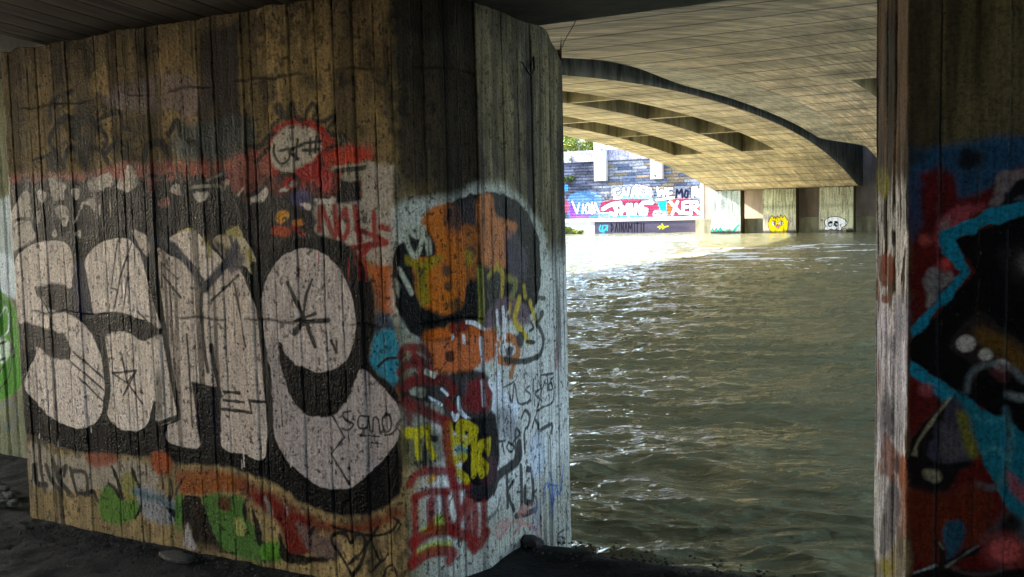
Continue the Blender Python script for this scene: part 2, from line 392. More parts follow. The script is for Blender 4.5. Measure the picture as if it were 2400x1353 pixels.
F(cB([(40,330),(70,240),(130,140),(172,128),(182,300),(200,400),(90,470),(45,500)]), W_, .95, .008)
K(cB([(70,345),(85,300),(130,282),(185,290),(215,335)]), 9, BK); K(cB([(75,420),(95,330),(140,300)]), 5, BK, .6)
# spiky red blot with the letters in it
F(cA([(1590,770),(1650,720),(1780,690),(1900,740),(1960,840),(1990,900),(1900,960),(1960,1000),(1850,1060),(1700,1110),(1590,1010)]), '8a1713', .95, .012)
F(cA([(1600,830),(1700,740),(1830,755),(1885,850),(1830,950),(1750,980),(1690,1030),(1600,960)]), 'a59b8d', .95, .012)
for q in ([(1590,800),(1600,740),(1650,690),(1620,640),(1640,612),(1668,680),(1700,690),(1698,630),(1718,612),(1738,690),(1790,700),(1800,650),(1840,612),(1858,650),(1840,700),(1900,715),(1950,685),(1965,700),(1925,760),(1960,790),(2025,800),(2000,850),(1920,880),(1890,960)], [(1440,850),(1520,860),(1570,800),(1620,780)], [(1500,950),(1580,870)]): K(cA(q), 10, '120c0a', .95, .008)
for q in ([(1610,850),(1612,910),(1650,960),(1695,940),(1700,880),(1650,885)], [(1748,820),(1735,940)], [(1775,850),(1700,890),(1752,932)], [(1785,842),(1885,830)], [(1775,885),(1865,878)], [(1822,815),(1818,905)], [(1858,805),(1850,895)]): K(cA(q), 6.5, '0d100e', .97, .004)
F(cA([(1905,905),(2050,860),(2190,900),(2150,950),(1990,985),(1930,970)]), 'a32a14', .9, .02)
F(cA([(1950,985),(2170,950),(2150,1010),(1970,1000)]), '8a8876', .9, .006); K(cA([(1970,1005),(2140,985)]), 10, BK, .9); F(cA([(2010,1030),(2120,1015),(2115,1060),(2020,1060)]), '8a8876', .85, .008)
# pale strip with the red letters
F(cB([(2122,20),(2190,-40),(2310,-30),(2315,560),(2230,560),(2080,480),(1990,440),(1860,370),(1840,210),(2120,180)]), '9c9186', .95, .012, curve=False)
for q in ([(1875,350),(1885,215),(1965,390),(1965,215)], [(2010,250),(1985,330),(2010,400),(2045,340),(2030,230)], [(2085,215),(2110,410)], [(2190,245),(2195,440)], [(2095,345),(2190,385),(2270,420)], [(2055,460),(2150,440),(2265,425)], [(2170,440),(2120,490)], [(2230,330),(2290,345)], [(1700,360),(1640,350),(1600,340)], [(1720,330),(1780,380)]): K(cB(q), 13, '7d1410', .95, .007)
F(cB([(1620,290),(1655,228),(1700,245),(1690,285),(1645,315)]), 'b87a14', .95, .007); F(cB([(1715,300),(1770,288),(1780,318),(1735,328)]), 'a8641a', .9, .007)
F(cB([(1590,345),(1660,320),(1700,350),(1690,385),(1610,380)]), '9a3d16', .9, .012)
F(cB([(2060,470),(2180,560),(2312,580),(2318,840),(2240,830),(2150,600)]), '9c4a12', .92, .02); F(cB([(2150,650),(2240,700),(2240,900),(2170,860)]), '5d3420', .6, .03)
F(cB([(2190,850),(2310,850),(2320,1010),(2200,980)]), '1f3247', .95, .02)
F(cB([(2200,960),(2330,960),(2345,1210),(2285,1262),(2160,1140),(2165,1080)]), '16718a', .95, .012)
K(cB([(2215,1150),(2270,1105),(2330,1100)]), 5, BK)
# --- the big piece: black ground
F(cB([(60,560),(90,480),(200,420),(330,400),(430,420),(600,350),(740,340),(900,350),(1010,400),(1100,380),(1500,430),(1560,470),(1680,400),(1800,385),(1960,400),(2070,460),(2150,600),(2190,750),(2200,900),(2170,1060),(2180,1150),(2290,1260),(2350,1340),(2360,1560),(2360,1870),(2250,1980),(2100,2030),(1950,2020),(1800,1960),(1650,1860),(1500,1790),(1300,1740),(1050,1720),(950,1690),(800,1680),(620,1670),(480,1660),(330,1620),(200,1560),(130,1520),(110,1300),(80,1000),(60,800)]), BK, 1, .012)
F(cB([(60,700),(100,640),(110,860),(120,1100),(100,1400),(80,1400)]), '6a2416', .8, .02)
for q in ([(760,390),(880,400),(900,560),(830,560)], [(430,560),(520,560),(545,830),(440,830)]): F(cB(q), '1a1c35', .8, .02)
# silver letters; fills darken to the right, light falloff put into the paint
Sx = dict(soft=.0025, paint=1, rag=.006)
F(cB([(88,540),(130,470),(200,430),(300,412),(390,430),(425,500),(427,640),(408,692),(340,668),(270,676),(240,712),(262,760),(290,812),(380,828),(470,882),(540,975),(590,1100),(612,1250),(605,1330),(590,1425),(550,1485),(480,1513),(400,1500),(300,1450),(210,1360),(147,1272),(165,1170),(212,1050),(130,930),(104,860),(90,700)]), 'd0bfb4', **Sx)
F(cB([(20,320),(90,280),(100,420),(60,480)]), 'a89c92', .6, .02)
F(cB([(105,900),(190,900),(300,932),(380,972),(420,1050),(415,1100),(370,1116),(290,1092),(222,1040),(150,1050),(100,1010)]), '393331', 1, .008)
F(cB([(212,700),(260,668),(340,664),(402,700),(425,760),(432,848),(380,832),(292,814),(255,760)]), '332d2c', .97, .012)
F(cB([(497,520),(560,445),(650,402),(740,400),(800,450),(840,540),(880,700),(925,850),(940,925),(860,880),(800,862),(700,832),(600,834),(548,842),(522,700),(503,600)]), 'd0bfb4', **Sx)
F(cB([(603,985),(680,945),(760,952),(835,1000),(940,960),(962,1040),(1000,1250),(1030,1380),(1046,1448),(930,1490),(912,1350),(892,1400),(870,1480),(830,1520),(780,1530),(700,1511),(642,1462),(628,1400),(640,1300),(630,1150)]), 'c9b8ab', **Sx)
F(cB([(550,850),(640,830),(740,840),(830,900),(940,935),(940,965),(840,990),(760,945),(680,940),(600,975),(560,930)]), '1b1717', .96, .008)
F(cB([(918,465),(985,490),(1100,560),(1190,660),(1215,656),(1290,592),(1380,560),(1430,620),(1480,750),(1530,900),(1562,1100),(1592,1400),(1552,1682),(1420,1660),(1300,1612),(1290,1300),(1250,1272),(1140,1248),(1135,1300),(1180,1612),(990,1592),(985,1500),(1045,1470),(1050,1440),(1025,1300),(990,1100),(950,900),(925,700)]), 'b5a498', **Sx)
F(cB([(990,412),(1050,362),(1110,342),(1170,372),(1225,445),(1300,520),(1280,572),(1208,648),(1150,562),(1050,492)]), 'c6b5a8', **Sx)
F(cB([(1250,402),(1330,358),(1390,326),(1430,382),(1480,480),(1504,560),(1500,650),(1440,562),(1340,562),(1312,520),(1272,460)]), 'b2a184', **Sx)
F(cB([(775,348),(850,378),(884,420),(872,505),(820,445)]), 'c6b5a8', **Sx)
F(cB([(1325,352),(1385,330),(1425,372),(1415,400),(1330,390)]), '8d8026', .75, .012); K(cB([(1200,400),(1225,450),(1222,505)]), 12, '7d711d', .8, .008); K(cB([(1455,470),(1480,560)]), 8, '94831f', .8, .008); K(cB([(1045,362),(1110,345),(1150,350)]), 5, 'a08a2a', .7)
for q in ([(880,400),(990,430),(1100,540),(1200,690)], [(1200,690),(1300,570),(1385,470),(1385,430)]): K(cB(q), 22, '171a2e', .96, .01)
F(cB([(1250,410),(1300,430),(1310,500),(1275,470)]), '3a3433', .8, .01); F(cB([(1300,480),(1380,430),(1440,540),(1350,600)]), '191c30', .9, .02); K(cB([(1350,390),(1360,440)]), 10, '2c3346', .9)
for q, w in (([(910,480),(930,700),(960,900),(1000,1150),(1035,1320),(1050,1450)],13), ([(1190,680),(1180,800),(1195,1000),(1220,1180)],11), ([(1097,960),(1112,1150),(1130,1500)],7), ([(1240,1030),(1262,1180),(1290,1320)],13), ([(1370,660),(1410,850),(1443,1030)],7),
             ([(1490,560),(1520,800),(1560,1200),(1585,1500),(1580,1680)],20), ([(945,540),(948,690)],4), ([(945,545),(1045,640)],4), ([(952,612),(1060,745)],6), ([(1400,612),(1240,762)],6), ([(1530,800),(1640,800),(1642,862)],10),
             ([(600,980),(625,1150),(632,1300),(608,1440)],20), ([(1050,1440),(1000,1460),(940,1485)],11), ([(690,405),(650,690),(690,700)],3.5), ([(770,430),(705,620),(670,810)],6), ([(750,600),(725,820)],4), ([(935,960),(850,870),(810,830)],4)):
    K(cB(q), w, BK, .97, .004, curve=len(q) > 3)
F(cC([(1130,205),(1255,232),(1290,330),(1298,580),(1180,580),(1150,420)]), '0b0c15', 1, .006, curve=False)
# the round letter, filled darker still for the weaker light on it
F(cB([(1528,790),(1545,700),(1575,610),(1630,530),(1705,478),(1800,455),(1900,488),(1990,570),(2052,690),(2086,850),(2080,1000),(2030,1120),(1950,1170),(1850,1186),(1750,1150),(1690,1300),(1640,1330),(1590,1180),(1550,970)]), 'a99b95', **Sx)
F(cB([(1560,1010),(1640,1000),(1700,1290),(1790,1432),(1870,1442),(1940,1430),(2020,1350),(2092,1205),(2135,1170),(2260,1290),(2342,1390),(2352,1530),(2290,1650),(2180,1762),(2080,1850),(1980,1872),(1870,1852),(1750,1762),(1660,1662),(1612,1570),(1600,1450),(1592,1200)]), '968a87', **Sx)
F(cB([(1632,985),(1680,1080),(1750,1150),(1850,1186),(1950,1170),(2030,1120),(2082,1010),(2112,1060),(2092,1220),(2020,1370),(1940,1437),(1850,1437),(1760,1392),(1700,1310),(1660,1180)]), BK, 1, .005)
for q, w in (([(1690,660),(1740,770),(1790,880),(1850,1030)],11), ([(1832,640),(1795,740),(1780,870)],7), ([(1730,885),(1850,840)],8), ([(1730,940),(1790,892),(1930,880)],11), ([(1730,960),(1760,920)],9), ([(1945,1000),(1972,1065)],9), ([(1975,1000),(1975,1060)],6)): K(cB(q), w, BK, .97, .004)
for q, w in (([(1950,400),(2022,530),(1945,630),(2050,805)],5), ([(1310,265),(1400,272)],7), ([(1310,315),(1430,327)],7), ([(1295,365),(1480,388),(1466,315),(1560,327)],8), ([(430,30),(612,192)],6), ([(408,80),(605,255)],6), ([(462,180),(602,322)],6), ([(470,140),(455,182)],4),
             ([(712,40),(742,200),(835,335)],6), ([(660,155),(800,140),(722,288)],6.5), ([(660,155),(745,212),(800,140)],5), ([(2115,520),(2225,530)],3.5), ([(2165,562),(2240,574)],3.5)): K(cC(q), w, BK, .97, .003, curve=False)
for x, y, r in ((1455,258,5), (1525,272,6), (1328,405,6), (480,90,4), (2010,655,5), (2048,712,7), (925,217,4)): K(cC([(x,y),(x+3,y+3)]), r, BK, .97, .003)
for q in ([(2062,378),(2015,390),(2030,430),(2075,455),(2045,488),(2010,480)], [(2160,410),(2110,410),(2105,470),(2150,475),(2160,410),(2165,480)], [(2185,500),(2190,420),(2215,430),(2225,510)], [(2270,390),(2240,430),(2255,500),(2295,480),(2290,410),(2262,392)], [(2255,520),(2300,510),(2330,480),(2350,500)]): K(cC(q), 5, BK, .97, .003)
K(cB([(208,705),(265,790),(290,860),(296,930)]), 6, BK); K(cB([(208,690),(222,730)]), 11, BK)
# --- under the piece
F(cC([(180,560),(350,640),(600,650),(900,700),(900,830),(600,840),(230,830),(170,700)]), '8f8374', .85, .02)
F(cC([(500,640),(600,625),(700,650),(640,700),(540,700)]), '7a2f17', .85, .02); F(cC([(900,620),(990,630),(1000,720),(940,760),(890,700)]), '8a3a14', .9, .015)
F(cC([(1040,740),(1250,720),(1420,770),(1420,850),(1250,850),(1150,880),(1060,850)]), '7d3f14', .92, .02); F(cC([(1420,780),(1600,850),(1850,1000),(2100,1040),(2320,950),(2350,1000),(2150,1090),(1900,1080),(1650,1000),(1450,880)]), '5c2210', .9, .03)
F(cC([(580,880),(640,810),(700,860),(720,900),(820,900),(825,980),(700,1045),(590,1010)]), '456a22', .95, .012); F(cC([(700,780),(780,740),(830,840),(760,900)]), '6d6a1f', .8, .02)
F(cC([(800,820),(950,850),(1050,940),(1010,1040),(850,1000)]), '7c7f84', .85, .02); F(cC([(770,830),(900,860),(1020,920),(1110,940),(1090,1000),(960,930),(800,880)]), '1f4a55', .75, .02); F(cC([(1030,880),(1080,900),(1070,1070),(1025,1050)]), '3f6a25', .9, .01)
F(cC([(1190,880),(1400,880),(1440,980),(1530,1080),(1560,1160),(1650,1150),(1652,1262),(1500,1262),(1380,1230),(1270,1150),(1220,1030)]), '3c6028', .95, .012)
F(cC([(1370,1020),(1420,1010),(1440,1100),(1390,1110)]), '8f8a4c', .8, .01); F(cC([(1540,1170),(1640,1140),(1645,1255),(1540,1240)]), '4f7d20', .9, .01); F(cC([(1280,880),(1350,890),(1340,965),(1285,955)]), '4b2416', .9, .01)
F(cC([(1480,880),(1560,860),(1700,960),(1800,1000),(1850,1180),(1700,1230),(1640,1060)]), '5a100e', .95, .015); F(cC([(1740,1030),(1860,1090),(2000,1160),(1950,1250),(1820,1200)]), '5e4a44', .9, .012); F(cC([(1560,870),(1600,960),(1585,1000),(1550,920)]), '7c7268', .8, .008); F(cC([(1670,920),(1700,960),(1690,990)]), '96736a', .7, .01)
for q in ([(1075,880),(1170,875),(1230,1040),(1300,1180),(1380,1215),(1160,1190),(1125,1080),(1105,1040),(1080,1075),(1065,980)], [(1640,1090),(1700,1200),(1900,1240),(1900,1262),(1660,1262)], [(1480,940),(1540,1090),(1530,1175),(1500,1100)], [(1440,880),(1450,960),(1440,1045),(1415,960)], [(625,800),(680,820),(720,905),(690,880)], [(650,690),(700,780),(722,900),(690,830)], [(770,700),(820,800),(810,830),(780,760)], [(980,940),(1025,960),(1025,1005),(1000,980)], [(1850,1050),(1830,1110),(1810,1090)], [(820,920),(830,960),(790,1010)]): F(cC(q), '0d0a0b', .96, .006)
for q, w in (([(225,540),(235,700),(262,850)],16), ([(200,700),(215,800),(270,810)],18), ([(270,700),(300,780),(350,840)],16), ([(310,670),(350,790),(420,880)],18), ([(350,740),(385,700),(370,760)],12), ([(410,715),(440,830),(450,870)],13), ([(420,730),(500,740),(510,850),(460,860)],12), ([(500,870),(540,850),(565,900)],14), ([(190,690),(185,860)],5),
             ([(950,730),(960,830)],8), ([(1000,780),(1010,860),(1000,900)],7), ([(1080,770),(1040,830),(1030,870)],7)): K(cC(q), w, '0e0c0c', .95, .006)
F(cC([(445,780),(470,760),(480,820),(460,845)]), '8b857b', .8, .006)
F(cC([(160,830),(300,850),(560,920),(560,1010),(850,1070),(1080,1040),(1090,1140),(1280,1190),(1400,1250),(1800,1300),(2200,1353),(1300,1353),(600,1120),(150,1010)]), '796440', .6, .03, paint=.2, worn=.5)
F(cC([(1100,1040),(1130,1120),(1150,1190),(1080,1160)]), '8f8888', .85, .01)
for q, w in (([(2065,1345),(2010,1240),(1960,1170),(1948,1120),(1985,1092),(2030,1105),(2058,1150),(2085,1110),(2125,1105),(2147,1160),(2120,1270),(2065,1345)],9), ([(2040,1280),(2110,1220),(2160,1150),(2215,1060)],7), ([(1960,1060),(2080,1090),(2200,1110),(2300,1080),(2340,1020)],7), ([(2183,1165),(2232,1262),(2275,1218)],6), ([(2232,1262),(2190,1310)],6), ([(2250,1345),(2270,1295),(2310,1290),(2330,1345)],6), ([(2310,1000),(2350,1040),(2335,1075)],6)): K(cC(q), w, '0b0a0a', .96, .004)
# --- slanted corner and river-side face
cv.px = .0031
F(cE([(200,250),(420,180),(560,170),(740,100),(900,80),(1040,170),(1190,400),(1225,700),(1200,1000),(1000,1100),(600,1120),(220,1000),(210,560)]), 'b9c0bb', .6, .03)
F(cE([(205,560),(330,440),(470,300),(540,220),(650,175),(760,150),(880,145),(970,170),(1060,240),(1120,340),(1155,450),(1170,570),(1172,720),(1150,880),(1100,960),(900,1000),(700,1090),(560,1115),(380,1110),(230,940)]), '050506', 1, .006)
F(cE([(400,340),(440,250),(540,215),(640,260),(690,420),(750,560),(700,720),(655,880),(545,955),(470,930),(370,860),(335,680),(350,560),(470,570),(480,480)]), 'a95a12', .96, .014)
F(cE([(560,240),(700,200),(755,240),(755,360),(640,390),(560,380)]), '2b232a', .85, .03)
F(cE([(765,170),(850,165),(880,300),(1000,340),(1010,400),(950,470),(945,620),(880,650),(770,600),(755,350)]), 'b06a3a', .95, .014); F(cE([(660,380),(750,380),(760,560),(740,720),(680,640)]), '8a4c16', .9, .015)
F(cE([(285,560),(345,590),(460,572),(520,580),(430,680),(440,870),(370,862),(345,660),(290,620)]), '7d6d0c', .92, .012)
F(cE([(525,620),(575,630),(580,690),(535,700)]), '3a2c26', .9, .012); F(cE([(690,510),(740,505),(745,560),(700,560)]), '30291f', .9, .012); F(cE([(545,740),(590,730),(580,780),(540,790)]), '33231b', .85, .012); F(cE([(570,860),(640,850),(630,920),(580,925)]), '3f2c14', .85, .015)
F(cE([(670,540),(720,540),(740,600),(690,640)]), '93791a', .7, .012)
F(cE([(300,420),(400,380),(450,520),(390,580),(330,500)]), '100e0c', .95, .01)
F(cE([(945,400),(1010,420),(1080,560),(1075,700),(1000,720),(945,600)]), '3a3444', .7, .02)
F(cE([(820,780),(830,690),(870,660),(905,700),(890,800),(840,900)]), '26281e', .95, .01)
F(cE([(810,960),(890,860),(970,830),(1030,860),(1080,900),(1110,1000),(1040,1030),(960,1000),(880,1050),(805,1045)]), '5c4656', .9, .018)
for q, w in (([(278,380),(295,470),(320,540),(350,565),(378,520),(400,430),(405,380)],8), ([(300,370),(320,410),(370,440),(365,370)],6), ([(405,400),(430,460),(438,540)],9), ([(242,650),(290,740),(325,810)],7)): K(cE(q), w, 'a3a391', .9, .006)
F(cE([(215,730),(245,760),(240,830),(222,810)]), '8f8f80', .8, .008); F(cE([(222,970),(250,965),(290,1040),(300,1110),(230,1120)]), '6f7266', .8, .012); F(cD([(205,1170),(240,1150),(260,1300),(215,1353)]), '4c4c40', .6, .02)
for q, w, c in (([(778,650),(788,850),(782,1030)],13,'7f8035'), ([(890,630),(925,690),(918,820)],12,'a3891a'), ([(830,700),(870,655)],10,'8f7f24'), ([(1062,770),(1070,830)],11,'9a8a28'), ([(975,880),(965,950)],8,'a08820'), ([(1030,850),(1000,990),(1050,1060),(1090,1130)],14,'b09a12'), ([(1105,870),(1145,990)],12,'b09a12'), ([(960,710),(1010,740),(980,840)],14,'6d6a34'), ([(570,1040),(590,1110)],12,'8a7414'), ([(880,1040),(880,1080)],10,'8a7d1c')): K(cE(q), w, c, .93, .008)
F(cE([(400,1075),(560,1040),(690,1030),(800,1040),(880,1060),(900,1120),(860,1240),(760,1290),(700,1340),(480,1345),(440,1220)]), 'b05410', .95, .014)
F(cE([(560,1020),(620,1010),(690,1000),(690,1060),(640,1070),(600,1090)]), '6a1a12', .9, .012); F(cE([(540,1200),(600,1190),(600,1260),(550,1270)]), '3a1a10', .95, .008); F(cE([(480,1110),(570,1100),(560,1130),(490,1135)]), '4b2a18', .8, .01)
K(cE([(890,1235),(885,1160),(940,1105),(1010,1130),(1020,1220),(960,1260),(890,1245)]), 15, 'a35a1c', .95, .008); K(cE([(1010,1230),(990,1300),(980,1353)]), 14, 'a0601a', .9, .01); F(cE([(945,1180),(985,1170),(980,1230),(950,1230)]), '2c3134', .9, .008)
F(cE([(830,1270),(860,1280),(845,1330)]), '9aa38e', .85, .006)
for q, w in (([(688,1000),(740,1010),(800,1048)],6), ([(887,930),(892,1020),(895,1110)],8), ([(930,910),(935,1000),(938,1100)],9), ([(958,930),(940,1030),(915,1140)],6), ([(780,1110),(788,1200),(796,1270)],7), ([(880,1150),(885,1250),(893,1353)],6), ([(595,1090),(590,1115)],5), ([(660,1090),(665,1135)],6), ([(940,1110),(938,1160),(920,1180)],6)): K(cE(q), w, 'cfd0d8', .95, .003)
K(cE([(1150,960),(1185,940),(1150,1010),(1170,1050),(1190,1120),(1170,1210),(1110,1250),(1010,1262),(940,1245)]), 10, '15181a', .95, .006); K(cE([(1150,840),(1200,845)]), 8, '15181a', .9); K(cE([(1165,870),(1155,960)]), 10, '8e9991', .9)
F(cE([(1010,1090),(1060,1080),(1060,1150),(1030,1170)]), '22262a', .95, .008); K(cE([(1080,1130),(1130,1135)]), 7, '15181a'); K(cE([(1100,1060),(1130,1040),(1110,1000)]), 5, '15181a')
# dark ground in the middle, red triangle tag
F(cF([(240,60),(560,0),(800,0),(850,100),(830,330),(700,345),(560,330),(420,270),(250,160)]), '120a0b', .95, .015)
F(cF([(245,210),(350,200),(440,250),(430,360),(330,380),(250,350)]), '6f6f66', .8, .015); F(cF([(270,180),(330,190),(330,340),(290,350)]), '4a1414', .85, .015)
F(cF([(310,110),(390,100),(410,160),(330,150)]), '8a8a7c', .85, .008); F(cF([(420,190),(470,180),(540,260),(480,280),(400,220)]), '7d7d72', .8, .01)
for q, w in (([(250,110),(330,60),(430,50),(550,60),(600,120)],15), ([(270,200),(400,250),(540,330),(650,340)],16), ([(330,60),(420,-10),(400,-60),(350,-90)],14), ([(390,-60),(300,-50),(240,0)],12), ([(600,110),(560,200),(640,280)],14)): K(cF(q), w, '5c120f', .9, .01)
F(cE([(250,1150),(330,1130),(400,1160),(360,1180),(280,1180)]), '8f8f80', .8, .008); K(cE([(250,1230),(270,1180),(330,1165),(400,1180),(440,1240),(450,1340)]), 12, '5c120f', .9, .01); K(cE([(330,1180),(350,1260),(400,1353)]), 12, '6a1512', .9, .01); K(cE([(420,1330),(470,1353)]), 8, 'b0b0a4', .9)
F(cF([(690,60),(840,60),(845,220),(780,260),(700,260),(650,200)]), '6b1a1e', .93, .02); F(cF([(640,60),(680,60),(700,130),(650,160)]), '32323a', .8, .02)
K(cF([(790,60),(800,220)]), 6, 'c8c4cc', .8, .006)
K(cF([(630,170),(640,250),(700,310),(770,350)]), 7, 'c3ccd6', .95, .003); K(cF([(590,270),(610,310),(625,280)]), 7, 'c3ccd6', .9)
for q, w in (([(835,65),(880,130),(930,190),(1020,260)],11), ([(890,10),(905,90),(950,170),(1030,230)],14), ([(870,160),(865,260),(880,380)],9), ([(905,200),(960,210),(1010,300)],16), ([(440,165),(520,215)],4), ([(520,110),(560,150)],4)): K(cF(q), w, 'cdd6e4', .93, .004)
F(cF([(880,240),(960,230),(1030,330),(1030,440),(900,430)]), '5d5f70', .6, .03)
# dark drop with the yellow letters
F(cF([(240,390),(340,370),(460,360),(540,420),(560,560),(440,640),(300,640),(260,520)]), '4e4a2c', .8, .03)
F(cF([(560,360),(700,300),(800,290),(850,250),(890,340),(900,480),(895,620),(860,780),(800,855),(740,860),(680,800),(650,690),(660,560),(700,440)]), '08070a', 1, .008)
F(cF([(800,560),(880,580),(870,720),(800,760)]), '3f1f2c', .8, .02); F(cF([(600,450),(660,440),(680,540),(620,560)]), '2f6a62', .8, .015)
K(cF([(410,620),(415,500),(440,440),(480,440)]), 10, '101010', .95, .006)
for q, w in (([(300,400),(360,400),(430,380)],16), ([(370,560),(360,430)],10), ([(430,380),(440,480),(470,560)],10), ([(560,350),(575,450),(580,590)],15), ([(570,470),(640,430),(640,350),(690,350)],16), ([(690,350),(740,390),(680,460)],15), ([(570,590),(660,560)],14), ([(600,640),(640,670),(690,720)],13), ([(742,400),(735,530),(735,680)],10), ([(780,470),(740,540),(790,680)],10), ([(800,460),(775,560),(825,620),(800,670),(780,620)],9), ([(838,440),(815,470),(828,540),(838,440)],8)): K(cF(q), w, 'a8980f', .92, .006)
F(cF([(430,690),(480,680),(475,730),(435,730)]), 'c08a14', .9, .012)
K(cF([(700,790),(850,780),(900,680),(980,620),(1030,560),(1030,470)]), 18, '16161c', .95, .008); K(cF([(820,970),(880,920),(910,830)]), 6, '26292d', .7, .01)
RD = '6e1210'
F(cF([(440,980),(530,940),(555,1040),(460,1060),(380,1060)]), '8fa02a', .9, .012); F(cF([(370,1160),(560,1105),(575,1160),(365,1210)]), '98a04a', .9, .012)
for q, w in (([(310,740),(360,670),(470,650),(560,660),(590,720)],14), ([(545,330),(555,470),(580,640)],17), ([(590,640),(610,780),(630,920)],14), ([(345,830),(440,790),(560,790)],12), ([(345,830),(345,1100),(330,1250)],12), ([(455,850),(450,1010)],16), ([(540,790),(550,940),(585,1040)],14), ([(330,1130),(440,1060),(560,1040),(680,1080),(760,1140),(820,1060)],18), ([(600,1060),(650,930),(690,830)],14), ([(590,755),(700,760)],11), ([(700,1080),(695,900),(740,890),(745,1100)],15), ([(800,870),(800,1040)],13), ([(330,1270),(400,1210),(500,1180),(590,1190),(570,1240)],18), ([(700,1140),(740,1180)],14)): K(cF(q), w, RD, .9, .012)
# black tags on the pale boards
for q, w in (([(965,130),(985,195),(1003,70),(1030,205),(1110,185)],4.5), ([(1100,90),(1072,115),(1108,150),(1085,205)],4), ([(1130,50),(1140,220)],4), ([(1168,110),(1142,145),(1182,190)],4), ([(1160,60),(1180,110),(1200,60)],4), ([(1180,110),(1150,260)],4), ([(1175,18),(1255,8)],4), ([(1213,15),(1218,120)],4), ([(1225,80),(1245,70),(1250,110),(1228,115),(1225,80)],4), ([(1258,30),(1240,60),(1262,130),(1250,200),(1170,240),(1140,300)],4),
             ([(1045,300),(1070,252),(1100,290),(1090,350),(1065,400),(1070,530)],6), ([(1118,365),(1135,312),(1160,345),(1150,400),(1120,440),(1117,580)],6), ([(1165,390),(1215,355),(1250,345),(1245,400)],8), ([(885,460),(940,452)],5), ([(922,455),(932,520)],5), ([(965,460),(955,500),(980,525),(995,490),(965,460)],5), ([(1008,560),(1008,380),(1035,410),(990,470),(1032,540),(1020,600)],6),
             ([(955,660),(958,890)],9), ([(995,720),(962,800),(1000,912)],8), ([(1040,620),(1050,880)],10), ([(1085,640),(1115,660),(1120,840),(1075,850),(1070,760)],11), ([(1015,790),(1040,790)],5), ([(1150,780),(1120,800),(1152,850),(1140,930)],6), ([(1010,950),(1090,930),(1150,900)],11),
             ([(1325,1040),(1285,1080),(1290,1140)],4), ([(1300,1080),(1330,1100),(1310,1140),(1300,1080)],3), ([(1345,780),(1355,820),(1340,900),(1355,960),(1345,1040)],4), ([(1310,60),(1320,95)],4), ([(930,100),(1000,60),(1020,20)],3)): K(cF(q), w, '1c2026', .93, .004)
for q in ([(1190,870),(1200,760),(1225,740),(1250,880),(1275,760),(1300,800),(1325,620)], [(1235,660),(1250,760),(1255,960)], [(1230,740),(1290,750)]): K(cF(q), 4, '2a5fae', .9, .005)
for q in ([(905,975),(880,1040),(895,1090),(950,1040),(960,970),(930,1000),(925,1030),(1000,990)], [(1020,990),(1050,980),(1030,930),(1090,920)], [(1000,1060),(1060,1000),(1140,1040),(1150,1110),(1180,1060),(1170,980)], [(1060,870),(1030,930),(1100,880)]): K(cF(q), 7, '9c6a66', .75, .009)
F(cF([(1100,460),(1150,385),(1205,450),(1200,620),(1135,700),(1095,570)]), 'b9c6d8', .8, .02); F(cF([(1120,850),(1175,870),(1170,1040),(1130,1060)]), '6c6a8a', .45, .03); K(cE([(1280,1110),(1275,1300)]), 10, '8a3038', .6, .012)
for q, w in (([(1035,410),(1045,470),(1080,510),(1100,470),(1130,380)],5), ([(995,330),(955,365),(950,475)],4.5)): K(cD(q), w, '0d0d0a', .9, .004)
K(cA([(2190,450),(2220,480),(2260,490),(2280,410)]), 5, '100c08', .8, .006)
rd = random.Random(11)
for x0_, y0_, y1_, c_, n_ in ((100, 1560, 1700, BK, 7), (700, 1670, 1800, BK, 5), (1300, 1740, 1900, BK, 7), (200, 1480, 1600, 'cfc0b6', 4), (1400, 1650, 1760, 'bfafa5', 4), (1700, 480, 620, '7d1410', 5), (1900, 420, 620, '7d1410', 6), (300, 130, 300, 'bfb2a8', 6)):
    for _ in range(n_):
        xx_ = x0_+rd.uniform(0, 380); yy_ = y0_+rd.uniform(0, 50); ln_ = rd.uniform(.3, 1)*(y1_-y0_)
        K(cB([(xx_, yy_), (xx_+2, yy_+ln_*.5), (xx_+rd.uniform(-3, 5), yy_+ln_)]), rd.uniform(1.2, 2.6), c_, .85, .002)
# scraps of older layers between the red line and the letters
for q, c_ in (([(860,60),(900,50),(905,120),(870,130)],'7e3b3b'), ([(930,180),(985,160),(990,210),(945,220)],'8d5a52'), ([(1000,120),(1060,110),(1040,150)],'b39a90'), ([(700,20),(740,10),(735,60),(705,70)],'a8736c'), ([(160,30),(260,20),(250,60),(170,70)],'6a2c26'), ([(210,250),(240,240),(236,300),(214,310)],'8b7f78'), ([(355,120),(372,110),(378,160),(360,170)],'bfb2a8'), ([(1600,20),(1680,10),(1670,70),(1610,80)],'4a1512'), ([(1700,90),(1720,60),(1745,100)],'a59b90'), ([(1290,70),(1340,60),(1330,110),(1295,120)],'a08a80'), ([(560,150),(600,140),(590,190),(565,185)],'5a4744')): F(cB(q), c_, .85, .004)
for q in ([(1420,150),(1500,130),(1590,40)], [(1480,200),(1560,195),(1600,120)], [(1640,60),(1690,20),(1760,60),(1740,110)], [(1330,100),(1345,180)], [(880,30),(960,40),(1000,20)], [(1050,20),(1110,50),(1180,30),(1200,60)]): K(cB(q), 7, '0b0a0b', .9, .003)
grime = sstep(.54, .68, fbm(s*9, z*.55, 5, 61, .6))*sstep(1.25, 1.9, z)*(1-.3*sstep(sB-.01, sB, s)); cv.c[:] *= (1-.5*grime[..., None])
grime = sstep(.52, .66, fbm(s*5, z*4, 6, 62, .62))*sstep(1.5, 2.3, z); cv.c[:] *= (1-.4*grime[..., None])
